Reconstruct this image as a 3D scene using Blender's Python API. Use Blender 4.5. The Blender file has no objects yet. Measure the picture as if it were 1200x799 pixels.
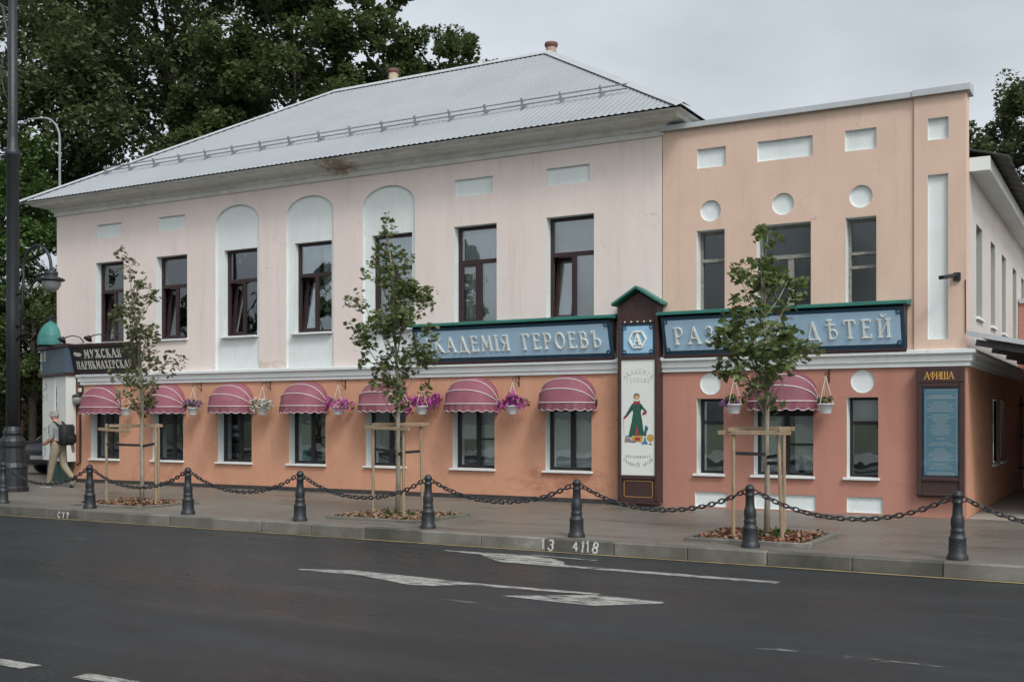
import bpy, bmesh, math, random
import numpy as np
from mathutils import Vector, Matrix
from mathutils.geometry import tessellate_polygon

random.seed(7); np.random.seed(7)
R = math.radians
scene = bpy.context.scene
col = scene.collection

# ---------------------------------------------------------------- camera
cam = bpy.data.cameras.new('camera'); camo = bpy.data.objects.new('camera', cam); col.objects.link(camo)
camo.location = (0, -18.9, 1.6)
camo.rotation_euler = (R(90), 0, R(29.521))
cam.sensor_width = 36; cam.lens = 36 * 1298 / 1200
cam.shift_y = (490 - 399.5) / 1200
cam.clip_start = .1; cam.clip_end = 2000
scene.camera = camo

# ---------------------------------------------------------------- sky, sun, exposure
SUN = Vector((1.35, -1.0, 1.92)).normalized()
w = bpy.data.worlds.new('World'); scene.world = w; w.use_nodes = True
nt = w.node_tree; nt.nodes.clear()
sky = nt.nodes.new('ShaderNodeTexSky'); sky.sky_type = 'NISHITA'; sky.sun_disc = False
sky.sun_elevation = math.asin(SUN.z); sky.sun_rotation = math.atan2(SUN.x, SUN.y)
sky.air_density = 1.0; sky.dust_density = 4.0; sky.ozone_density = 1.0
hs = nt.nodes.new('ShaderNodeHueSaturation'); hs.inputs['Saturation'].default_value = .13
# a soft overcast: faint cloud structure on the grey
tc = nt.nodes.new('ShaderNodeTexCoord'); nz = nt.nodes.new('ShaderNodeTexNoise')
mp = nt.nodes.new('ShaderNodeMapping'); mp.inputs['Scale'].default_value = (1, 1, 2.6)
nz.inputs['Scale'].default_value = 2.6; nz.inputs['Detail'].default_value = 6; nz.inputs['Roughness'].default_value = .5
rp = nt.nodes.new('ShaderNodeMapRange'); rp.inputs['From Min'].default_value = .3; rp.inputs['From Max'].default_value = .7
rp.inputs['To Min'].default_value = .74; rp.inputs['To Max'].default_value = 1.10
mul = nt.nodes.new('ShaderNodeMix'); mul.data_type = 'RGBA'; mul.blend_type = 'MULTIPLY'; mul.inputs[0].default_value = 1
bg = nt.nodes.new('ShaderNodeBackground'); bg.inputs['Strength'].default_value = .15
wo = nt.nodes.new('ShaderNodeOutputWorld')
L = nt.links.new
L(tc.outputs['Generated'], mp.inputs['Vector']); L(mp.outputs[0], nz.inputs['Vector']); L(nz.outputs['Fac'], rp.inputs['Value'])
L(sky.outputs[0], hs.inputs['Color']); L(hs.outputs[0], mul.inputs[6]); L(rp.outputs[0], mul.inputs[7])
tn = nt.nodes.new('ShaderNodeMix'); tn.data_type = 'RGBA'; tn.blend_type = 'MULTIPLY'; tn.inputs[0].default_value = 1; tn.inputs[7].default_value = (.945, 1.0, 1.04, 1)
L(mul.outputs[2], tn.inputs[6]); L(tn.outputs[2], bg.inputs['Color']); L(bg.outputs[0], wo.inputs['Surface'])

sd = bpy.data.lights.new('sun', 'SUN'); sd.energy = 1.0; sd.angle = R(12); sd.color = (1, .965, .92)
so = bpy.data.objects.new('sun', sd); col.objects.link(so)
so.rotation_euler = (-SUN).to_track_quat('-Z', 'Y').to_euler()

vs = scene.view_settings
vs.view_transform = 'Standard'; vs.look = 'None'; vs.gamma = 1; vs.use_curve_mapping = False; vs.exposure = 0.42

# ---------------------------------------------------------------- materials
def newmat(name):
    m = bpy.data.materials.new(name); m.use_nodes = True
    n = m.node_tree.nodes; b = n['Principled BSDF']
    return m, m.node_tree, b

def pmat(name, c, rough=.7, var=.12, scale=3., detail=5, bump=0., bscale=80., metal=0., spec=.4, c2=None, stretch=(1, 1, 1), rvar=0., emit=None, fine=0., fscale=60., coords='pos'):
    """procedural material: two-tone noise on position + fine relief"""
    m, t, b = newmat(name); N = t.nodes.new; K = t.links.new
    if coords == 'pos':
        g = N('ShaderNodeNewGeometry'); src = g.outputs['Position']
    else:
        g = N('ShaderNodeTexCoord'); src = g.outputs['Object']
    mp = N('ShaderNodeMapping'); mp.inputs['Scale'].default_value = stretch; K(src, mp.inputs['Vector'])
    nz = N('ShaderNodeTexNoise'); nz.inputs['Scale'].default_value = scale; nz.inputs['Detail'].default_value = detail; nz.inputs['Roughness'].default_value = .6
    K(mp.outputs[0], nz.inputs['Vector'])
    rp = N('ShaderNodeMapRange'); rp.inputs['From Min'].default_value = .3; rp.inputs['From Max'].default_value = .7; K(nz.outputs['Fac'], rp.inputs['Value'])
    mx = N('ShaderNodeMix'); mx.data_type = 'RGBA'
    K(rp.outputs[0], mx.inputs[0])
    if c2 is None:
        lo = [max(0, v * (1 - var)) for v in c]; hi = [min(1, v * (1 + var)) for v in c]
    else:
        lo, hi = c, c2
    mx.inputs[6].default_value = (*lo, 1); mx.inputs[7].default_value = (*hi, 1)
    out = mx.outputs[2]
    if fine:
        n2 = N('ShaderNodeTexNoise'); n2.inputs['Scale'].default_value = fscale; n2.inputs['Detail'].default_value = 3; K(src, n2.inputs['Vector'])
        r2 = N('ShaderNodeMapRange'); r2.inputs['From Min'].default_value = .3; r2.inputs['From Max'].default_value = .7
        r2.inputs['To Min'].default_value = 1 - fine; r2.inputs['To Max'].default_value = 1 + fine; K(n2.outputs['Fac'], r2.inputs['Value'])
        m2 = N('ShaderNodeMix'); m2.data_type = 'RGBA'; m2.blend_type = 'MULTIPLY'; m2.inputs[0].default_value = 1
        K(out, m2.inputs[6]); K(r2.outputs[0], m2.inputs[7]); out = m2.outputs[2]
    K(out, b.inputs['Base Color'])
    b.inputs['Roughness'].default_value = rough; b.inputs['Metallic'].default_value = metal; b.inputs['Specular IOR Level'].default_value = spec
    if rvar:
        rr = N('ShaderNodeMapRange'); rr.inputs['From Min'].default_value = .3; rr.inputs['From Max'].default_value = .7
        rr.inputs['To Min'].default_value = max(.05, rough - rvar); rr.inputs['To Max'].default_value = min(1, rough + rvar)
        K(nz.outputs['Fac'], rr.inputs['Value']); K(rr.outputs[0], b.inputs['Roughness'])
    if bump:
        n3 = N('ShaderNodeTexNoise'); n3.inputs['Scale'].default_value = bscale; n3.inputs['Detail'].default_value = 4; K(src, n3.inputs['Vector'])
        bp = N('ShaderNodeBump'); bp.inputs['Strength'].default_value = bump; bp.inputs['Distance'].default_value = .01
        K(n3.outputs['Fac'], bp.inputs['Height']); K(bp.outputs[0], b.inputs['Normal'])
    m['out'] = 1
    return m

def stain(m, c, scale, lo, hi, stretch=(1, 1, 1), amt=.6, box=None):
    """mix a stain colour into a material by thresholded noise; box=(x0,x1,z0,z1) keeps it to one damaged place"""
    t = m.node_tree; N = t.nodes.new; K = t.links.new; b = t.nodes['Principled BSDF']
    src = b.inputs['Base Color'].links[0].from_socket
    g = N('ShaderNodeNewGeometry'); mp = N('ShaderNodeMapping'); mp.inputs['Scale'].default_value = stretch; K(g.outputs['Position'], mp.inputs['Vector'])
    nz = N('ShaderNodeTexNoise'); nz.inputs['Scale'].default_value = scale; nz.inputs['Detail'].default_value = 6; nz.inputs['Roughness'].default_value = .65
    K(mp.outputs[0], nz.inputs['Vector'])
    rp = N('ShaderNodeMapRange'); rp.inputs['From Min'].default_value = lo; rp.inputs['From Max'].default_value = hi; rp.inputs['To Max'].default_value = amt
    val = nz.outputs['Fac']
    if box:
        sx = N('ShaderNodeSeparateXYZ'); K(g.outputs['Position'], sx.inputs[0])
        def tent(o, a, b_):
            s = N('ShaderNodeMath'); s.operation = 'SUBTRACT'; K(o, s.inputs[0]); s.inputs[1].default_value = (a + b_) / 2
            ab = N('ShaderNodeMath'); ab.operation = 'ABSOLUTE'; K(s.outputs[0], ab.inputs[0])
            r = N('ShaderNodeMapRange'); r.inputs['From Min'].default_value = (b_ - a) / 2; r.inputs['From Max'].default_value = 0; K(ab.outputs[0], r.inputs['Value'])
            return r.outputs[0]
        mm = N('ShaderNodeMath'); mm.operation = 'MULTIPLY'; K(tent(sx.outputs[0], box[0], box[1]), mm.inputs[0]); K(tent(sx.outputs[2], box[2], box[3]), mm.inputs[1])
        pw = N('ShaderNodeMath'); pw.operation = 'POWER'; K(mm.outputs[0], pw.inputs[0]); pw.inputs[1].default_value = .35
        m2 = N('ShaderNodeMath'); m2.operation = 'MULTIPLY'; K(pw.outputs[0], m2.inputs[0]); K(val, m2.inputs[1]); val = m2.outputs[0]
    K(val, rp.inputs['Value'])
    mx = N('ShaderNodeMix'); mx.data_type = 'RGBA'; K(rp.outputs[0], mx.inputs[0]); K(src, mx.inputs[6]); mx.inputs[7].default_value = (*c, 1)
    K(mx.outputs[2], b.inputs['Base Color'])
    return m

def crack(m, c, scale, width, lo, hi, stretch=(1, 1, 1), amt=.7, warp=.25):
    """thin irregular cracks where a noise mask allows them"""
    t = m.node_tree; N = t.nodes.new; K = t.links.new; b = t.nodes['Principled BSDF']; src = b.inputs['Base Color'].links[0].from_socket
    g = N('ShaderNodeNewGeometry'); mp = N('ShaderNodeMapping'); mp.inputs['Scale'].default_value = stretch; K(g.outputs['Position'], mp.inputs['Vector'])
    wn_ = N('ShaderNodeTexNoise'); wn_.inputs['Scale'].default_value = scale * 3; wn_.inputs['Detail'].default_value = 6; K(mp.outputs[0], wn_.inputs['Vector'])
    mx0 = N('ShaderNodeMix'); mx0.data_type = 'RGBA'; mx0.blend_type = 'ADD'; mx0.inputs[0].default_value = warp; K(mp.outputs[0], mx0.inputs[6]); K(wn_.outputs['Color'], mx0.inputs[7])
    vo_ = N('ShaderNodeTexVoronoi'); vo_.feature = 'DISTANCE_TO_EDGE'; vo_.inputs['Scale'].default_value = scale; K(mx0.outputs[2], vo_.inputs['Vector'])
    r1 = N('ShaderNodeMapRange'); r1.inputs['From Min'].default_value = width; r1.inputs['From Max'].default_value = 0; K(vo_.outputs['Distance'], r1.inputs['Value'])
    nz = N('ShaderNodeTexNoise'); nz.inputs['Scale'].default_value = scale * .8; nz.inputs['Detail'].default_value = 3; K(g.outputs['Position'], nz.inputs['Vector'])
    r2 = N('ShaderNodeMapRange'); r2.inputs['From Min'].default_value = lo; r2.inputs['From Max'].default_value = hi; r2.inputs['To Max'].default_value = amt; K(nz.outputs['Fac'], r2.inputs['Value'])
    mu = N('ShaderNodeMath'); mu.operation = 'MULTIPLY'; K(r1.outputs[0], mu.inputs[0]); K(r2.outputs[0], mu.inputs[1])
    mx = N('ShaderNodeMix'); mx.data_type = 'RGBA'; K(mu.outputs[0], mx.inputs[0]); K(src, mx.inputs[6]); mx.inputs[7].default_value = (*c, 1); K(mx.outputs[2], b.inputs['Base Color'])
    return m

def perobject(m, lo, hi):
    """each copy a little lighter or darker"""
    t = m.node_tree; N = t.nodes.new; K = t.links.new; b = t.nodes['Principled BSDF']; src = b.inputs['Base Color'].links[0].from_socket
    oi = N('ShaderNodeObjectInfo'); r = N('ShaderNodeMapRange'); r.inputs['To Min'].default_value = lo; r.inputs['To Max'].default_value = hi; K(oi.outputs['Random'], r.inputs['Value'])
    mx = N('ShaderNodeMix'); mx.data_type = 'RGBA'; mx.blend_type = 'MULTIPLY'; mx.inputs[0].default_value = 1; K(src, mx.inputs[6]); K(r.outputs[0], mx.inputs[7]); K(mx.outputs[2], b.inputs['Base Color'])
    return m

def glassmat(name, tint=(.88, .91, .90), ior=1.5, extra=.15, rough=0.0):
    m = bpy.data.materials.new(name); m.use_nodes = True; t = m.node_tree; t.nodes.clear(); N = t.nodes.new; K = t.links.new
    o = N('ShaderNodeOutputMaterial'); tr = N('ShaderNodeBsdfTransparent'); tr.inputs[0].default_value = (*tint, 1)
    gl = N('ShaderNodeBsdfGlossy'); gl.inputs['Roughness'].default_value = rough; gl.inputs[0].default_value = (.9, .95, 1, 1)
    fr = N('ShaderNodeFresnel'); fr.inputs['IOR'].default_value = ior
    ad = N('ShaderNodeMath'); ad.operation = 'ADD'; ad.inputs[1].default_value = extra; ad.use_clamp = True; K(fr.outputs[0], ad.inputs[0])
    g = N('ShaderNodeNewGeometry'); nz = N('ShaderNodeTexNoise'); nz.inputs['Scale'].default_value = 1.7; K(g.outputs['Position'], nz.inputs['Vector'])
    bp = N('ShaderNodeBump'); bp.inputs['Strength'].default_value = .06; bp.inputs['Distance'].default_value = .04; K(nz.outputs['Fac'], bp.inputs['Height']); K(bp.outputs[0], gl.inputs['Normal'])
    mx = N('ShaderNodeMixShader'); K(ad.outputs[0], mx.inputs[0]); K(tr.outputs[0], mx.inputs[1]); K(gl.outputs[0], mx.inputs[2]); K(mx.outputs[0], o.inputs[0])
    return m

def wornpaint(name, c, lo, hi, scale=9, rough=.6):
    """road paint worn through to the asphalt below"""
    m = pmat(name, c, rough, .12, 6, bump=.2, bscale=120); t = m.node_tree; N = t.nodes.new; K = t.links.new
    b = t.nodes['Principled BSDF']; g = N('ShaderNodeNewGeometry'); mp = N('ShaderNodeMapping'); mp.inputs['Scale'].default_value = (.55, 1.6, 1); K(g.outputs['Position'], mp.inputs['Vector'])
    nz = N('ShaderNodeTexNoise'); nz.inputs['Scale'].default_value = scale; nz.inputs['Detail'].default_value = 9; nz.inputs['Roughness'].default_value = .75; K(mp.outputs[0], nz.inputs['Vector'])
    rp = N('ShaderNodeMapRange'); rp.inputs['From Min'].default_value = lo; rp.inputs['From Max'].default_value = hi; K(nz.outputs['Fac'], rp.inputs['Value']); K(rp.outputs[0], b.inputs['Alpha'])
    return m

M = {}
M['pink'] = stain(stain(pmat('pink_stucco', (.69, .588, .54), .85, .05, .9, bump=.3, bscale=45, stretch=(1, 1, .55), fine=.035), (.47, .39, .34), 1.5, .56, .8, (2.5, 1, .2), .4), (.70, .63, .59), .7, .5, .8, (1, 1, .8), .5)
M['salmon'] = stain(stain(stain(pmat('salmon_stucco', (.55, .28, .175), .8, .08, .7, bump=.3, bscale=45, fine=.04), (.37, .18, .115), 1.1, .5, .72, (1.3, 1, .8), .6), (.58, .34, .24), 1.7, .55, .75, (2.0, 1, .35), .5), (.33, .11, .07), 5, .6, .72, (1, 1, 1.3), .5)
M['peach'] = stain(pmat('peach_stucco', (.62, .445, .35), .85, .05, .9, bump=.25, bscale=55, fine=.03), (.47, .325, .245), 1.2, .5, .75, (1.2, 1, .5), .45)
M['terracotta'] = stain(pmat('terracotta_stucco', (.42, .20, .148), .8, .07, .8, bump=.25, bscale=55, fine=.03), (.33, .135, .095), 1.3, .52, .75, (1.2, 1, .6), .5)
M['white'] = stain(pmat('white_stucco', (.65, .68, .665), .8, .05, 1.5, bump=.2, bscale=55, fine=.02), (.44, .45, .42), 3, .56, .8, (2, 1, .4), .35)
M['cornice'] = stain(stain(pmat('cornice_paint', (.60, .595, .56), .8, .1, 2.5, bump=.2, bscale=40, stretch=(.4, 1, 2)), (.33, .31, .28), 6, .5, .72, (.6, 1, 1.5), .5), (.24, .155, .09), 8, .26, .46, (1, 1, 1.3), .85, box=(-15.4, -14.2, 6.72, 7.15))
M['sidewall'] = pmat('offwhite_stucco', (.52, .475, .44), .85, .06, 1, bump=.25, bscale=55)
M['roof'] = stain(pmat('galvanised_sheet', (.30, .318, .333), .6, .06, .6, spec=.5, rvar=.08), (.23, .24, .24), 3, .56, .85, (1, .15, 1), .3)
M['capmetal'] = pmat('sheet_metal_cap', (.42, .44, .45), .5, .08, 2, spec=.5)
M['guard'] = pmat('snow_guard_steel', (.24, .25, .26), .5, .1, 4)
M['darkroof'] = pmat('dark_slate_sheet', (.06, .058, .055), .7, .3, 3, bump=.4, bscale=20)
M['frame'] = pmat('brown_window_frame', (.035, .018, .018), .4, .15, 6)
M['darkframe'] = pmat('black_window_frame', (.018, .015, .016), .4, .15, 6)
M['oldframe'] = pmat('peeling_grey_frame', (.24, .225, .20), .8, .35, 25, bump=.5, bscale=90)
M['glass'] = glassmat('window_glass')
M['oldglass'] = glassmat('dusty_glass', (.55, .57, .54), extra=.04, rough=.12)
M['caseglass'] = glassmat('case_glass', (.99, .99, .99), extra=0)
M['curtain'] = pmat('white_curtain', (.80, .81, .80), .9, .06, 10, stretch=(3, 1, .3))
M['greycurtain'] = pmat('grey_curtain', (.30, .31, .32), .9, .1, 10, stretch=(3, 1, .3))
M['blind'] = pmat('beige_blind', (.46, .43, .36), .9, .07, 4)
M['whiteblind'] = pmat('white_blind', (.82, .82, .81), .8, .04, 4)
M['room'] = pmat('dim_interior', (.42, .40, .37), .9, .1, 2)
M['awning'] = stain(pmat('burgundy_awning_cloth', (.21, .07, .092), .75, .1, 3, bump=.3, bscale=14, fine=.06, fscale=30), (.30, .14, .16), 5, .55, .8, (1, 1, 1), .45)
M['piping'] = pmat('white_piping', (.56, .50, .49), .7, .06, 10)
M['potwhite'] = pmat('white_plastic_pot', (.70, .71, .72), .45, .05, 6)
M['iron'] = stain(pmat('rusty_bracket_iron', (.05, .035, .03), .7, .3, 20), (.2, .08, .04), 12, .5, .7)
M['string'] = pmat('hanger_string', (.55, .5, .42), .8, .1, 20)
M['blue'] = pmat('blue_sign_board', (.36, .52, .65), .55, .05, 2, fine=.02)
M['lightblue'] = pmat('light_blue_panel', (.28, .47, .62), .5, .05, 3)
M['navy'] = pmat('navy_border_paint', (.022, .055, .09), .5, .1, 6)
M['green'] = pmat('green_metal_flashing', (.028, .15, .12), .45, .15, 5)
M['turquoise'] = pmat('turquoise_dome_sheet', (.04, .17, .155), .5, .15, 4)
M['brown'] = pmat('dark_brown_wood', (.05, .026, .024), .5, .2, 8, stretch=(4, 4, .5))
M['letter'] = pmat('cream_raised_letters', (.76, .75, .68), .6, .06, 8)
M['signwhite'] = pmat('grubby_sign_letters', (.46, .44, .38), .6, .1, 8)
M['gold'] = pmat('gold_letters', (.55, .30, .07), .5, .1, 8)
M['navysign'] = pmat('slate_blue_sign', (.075, .105, .14), .5, .08, 3)
M['blacksign'] = pmat('black_sign_board', (.022, .022, .025), .5, .2, 6)
M['panelwhite'] = pmat('pale_printed_panel', (.66, .67, .63), .55, .03, 2)
M['printgrey'] = pmat('grey_print', (.42, .42, .40), .7, .05, 9)
M['printdark'] = pmat('dark_print', (.10, .11, .12), .7, .1, 9)
M['poster'] = pmat('blue_poster', (.27, .54, .66), .6, .06, 4)
M['posterline'] = pmat('pale_poster_print', (.82, .86, .84), .7, .05, 14)
M['castiron'] = pmat('black_cast_iron', (.013, .0155, .018), .45, .3, 12, bump=.7, bscale=45, spec=.5)
M['chain'] = pmat('dark_chain_steel', (.018, .018, .02), .5, .3, 20, spec=.5)
M['lampglass'] = pmat('frosted_lamp_bowl', (.22, .225, .22), .2, .1, 6)
M['wood'] = stain(pmat('raw_stake_timber', (.27, .195, .125), .8, .25, 5, stretch=(6, 6, .6), bump=.4, bscale=60), (.12, .075, .045), 7, .58, .75, (1, 1, .6), .7)
M['strap'] = pmat('black_tie_strap', (.012, .012, .013), .7, .2, 10)
M['bark'] = pmat('young_tree_bark', (.24, .21, .16), .9, .3, 9, stretch=(3, 3, .6), bump=.6, bscale=40)
M['darkbark'] = pmat('old_tree_bark', (.055, .045, .036), .95, .3, 4, stretch=(3, 3, .6), bump=.8, bscale=12)
M['kerbstone'] = stain(stain(pmat('kerb_granite', (.165, .155, .13), .75, .15, 3, bump=.4, bscale=70, fine=.12, fscale=120), (.075, .07, .053), 1.1, .45, .62, (1, 1, 1), .8), (.32, .31, .28), 1.3, .6, .7, (1, 1, 1.5), .8)
M['paint13'] = wornpaint('sprayed_white', (.58, .58, .55), .35, .52, 30)
M['mulch1'] = pmat('red_bark_chip', (.16, .055, .035), .9, .4, 40)
M['mulch2'] = pmat('brown_bark_chip', (.23, .15, .09), .9, .4, 40)
M['soil'] = pmat('dark_soil', (.05, .032, .024), .95, .3, 20, bump=.8, bscale=40)
M['plinth'] = pmat('dark_plinth_felt', (.045, .04, .038), .8, .3, 8, bump=.4, bscale=40)
M['markpaint'] = wornpaint('worn_white_road_paint', (.33, .32, .295), .40, .54, 8)
M['faintpaint'] = wornpaint('nearly_gone_road_paint', (.26, .26, .25), .55, .68, 6)
M['yellowpaint'] = wornpaint('worn_yellow_line', (.36, .28, .13), .34, .55, 5)

# asphalt
def asphalt(name, c, c2, rough, rv):
    m = pmat(name, c, rough, .1, .35, 6, c2=c2, rvar=rv, bump=.9, bscale=130, fine=.4, fscale=75, spec=.42, stretch=(.5, 1.6, 1))
    return m
M['road'] = stain(stain(asphalt('asphalt', (.010, .0125, .015), (.026, .030, .033), .36, .2), (.044, .047, .048), 1.2, .52, .75, (.12, 1.2, 1), .6), (.014, .015, .016), 2.2, .58, .7, (.5, 1, 1), .6)
M['pavement'] = stain(stain(asphalt('damp_pavement', (.132, .119, .099), (.196, .178, .150), .36, .16), (.23, .20, .165), .8, .54, .78, (.4, 1, 1), .5), (.07, .058, .044), 1.5, .52, .68, (.5, 1.4, 1), .7)
M['sidepave'] = pmat('side_slabs', (.30, .275, .24), .6, .12, 2, bump=.3, bscale=60, fine=.1, rvar=.1)
M['terrain'] = pmat('rough_ground', (.06, .07, .035), .95, .4, .6, bump=.6, bscale=6)
M['brick'] = None

def leafmat(name, c, c2, trans=.35):
    m, t, b = newmat(name); N = t.nodes.new; K = t.links.new
    g = N('ShaderNodeNewGeometry'); nz = N('ShaderNodeTexNoise'); nz.inputs['Scale'].default_value = 1.3; nz.inputs['Detail'].default_value = 3; K(g.outputs['Position'], nz.inputs['Vector'])
    ri = N('ShaderNodeMath'); ri.operation = 'MULTIPLY_ADD'; ri.inputs[1].default_value = .55; K(g.outputs['Random Per Island'], ri.inputs[0])
    rp = N('ShaderNodeMapRange'); rp.inputs['From Min'].default_value = .3; rp.inputs['From Max'].default_value = .75; rp.inputs['To Max'].default_value = .5; K(nz.outputs['Fac'], rp.inputs['Value']); K(rp.outputs[0], ri.inputs[2])
    mx = N('ShaderNodeMix'); mx.data_type = 'RGBA'; mx.inputs[6].default_value = (*c, 1); mx.inputs[7].default_value = (*c2, 1); K(ri.outputs[0], mx.inputs[0])
    K(mx.outputs[2], b.inputs['Base Color']); b.inputs['Roughness'].default_value = .5; b.inputs['Specular IOR Level'].default_value = .35
    tl = N('ShaderNodeBsdfTranslucent'); K(mx.outputs[2], tl.inputs[0]); ms = N('ShaderNodeMixShader'); ms.inputs[0].default_value = trans
    o = t.nodes['Material Output']; K(b.outputs[0], ms.inputs[1]); K(tl.outputs[0], ms.inputs[2]); K(ms.outputs[0], o.inputs[0])
    return m
M['leafdark'] = leafmat('dark_old_foliage', (.04, .056, .027), (.125, .155, .06), .45)
M['leafmid'] = leafmat('mid_green_foliage', (.04, .064, .024), (.13, .168, .058), .42)
M['leafbright'] = leafmat('fresh_green_foliage', (.03, .065, .018), (.10, .17, .04))
M['leafmaple'] = leafmat('young_maple_leaves', (.07, .108, .04), (.20, .24, .085), .48)
M['leafdry'] = leafmat('sparse_grey_green_leaves', (.08, .10, .048), (.21, .215, .10), .48)
M['petalmagenta'] = leafmat('magenta_petals', (.36, .02, .27), (.62, .06, .48), .3)
M['petalpink'] = leafmat('pink_petals', (.62, .10, .42), (.75, .25, .6), .3)
M['petalpurple'] = leafmat('purple_petals', (.12, .05, .2), (.5, .3, .45), .3)
M['petalwhite'] = leafmat('white_petals', (.6, .6, .5), (.75, .72, .7), .3)

for k, c in (('pink', (.40, .32, .28)), ('salmon', (.33, .16, .10)), ('peach', (.40, .27, .2)), ('terracotta', (.27, .11, .08)), ('white', (.40, .40, .37))):
    stain(M[k], c, 1.0, .56, .72, (7, 1, .35), .24)          # drip streaks
    stain(M[k], c, 9, .62, .74, (1, 1, 1), .28)               # small scuffs
    crack(M[k], tuple(v * .55 for v in c), 1.1, .006, .5, .62, amt=.45)
stain(M['salmon'], (.27, .085, .05), 4, .3, .5, (1, 1, 1.6), .5, box=(-11.2, -8.1, -.1, .95))
stain(M['salmon'], (.30, .12, .07), 4, .3, .5, (1, 1, 1.4), .35, box=(-22.2, -18.6, -.3, .7))
stain(M['pink'], (.42, .33, .27), 6, .3, .5, (1, 1, 1.4), .6, box=(-19.2, -15.4, 2.55, 3.0))
perobject(M['kerbstone'], .6, 1.25); perobject(M['awning'], .88, 1.15); perobject(M['castiron'], .8, 1.3)
stain(M['road'], (.012, .013, .014), .5, .5, .62, (.25, 1, 1), .7); stain(M['road'], (.05, .052, .053), 14, .55, .7, (.6, 1.5, 1), .55); stain(M['road'], (.011, .0115, .012), 22, .6, .7, (1, 1, 1), .6)
crack(M['road'], (.008, .008, .009), .33, .006, .5, .58, (.7, 1.2, 1), .9, .4)
stain(M['pavement'], (.25, .22, .185), 12, .6, .72, (1, 1, 1), .4); stain(M['pavement'], (.05, .042, .033), 18, .62, .72, (1, 1, 1), .5); crack(M['pavement'], (.04, .034, .028), .6, .006, .5, .6, amt=.7)

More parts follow.
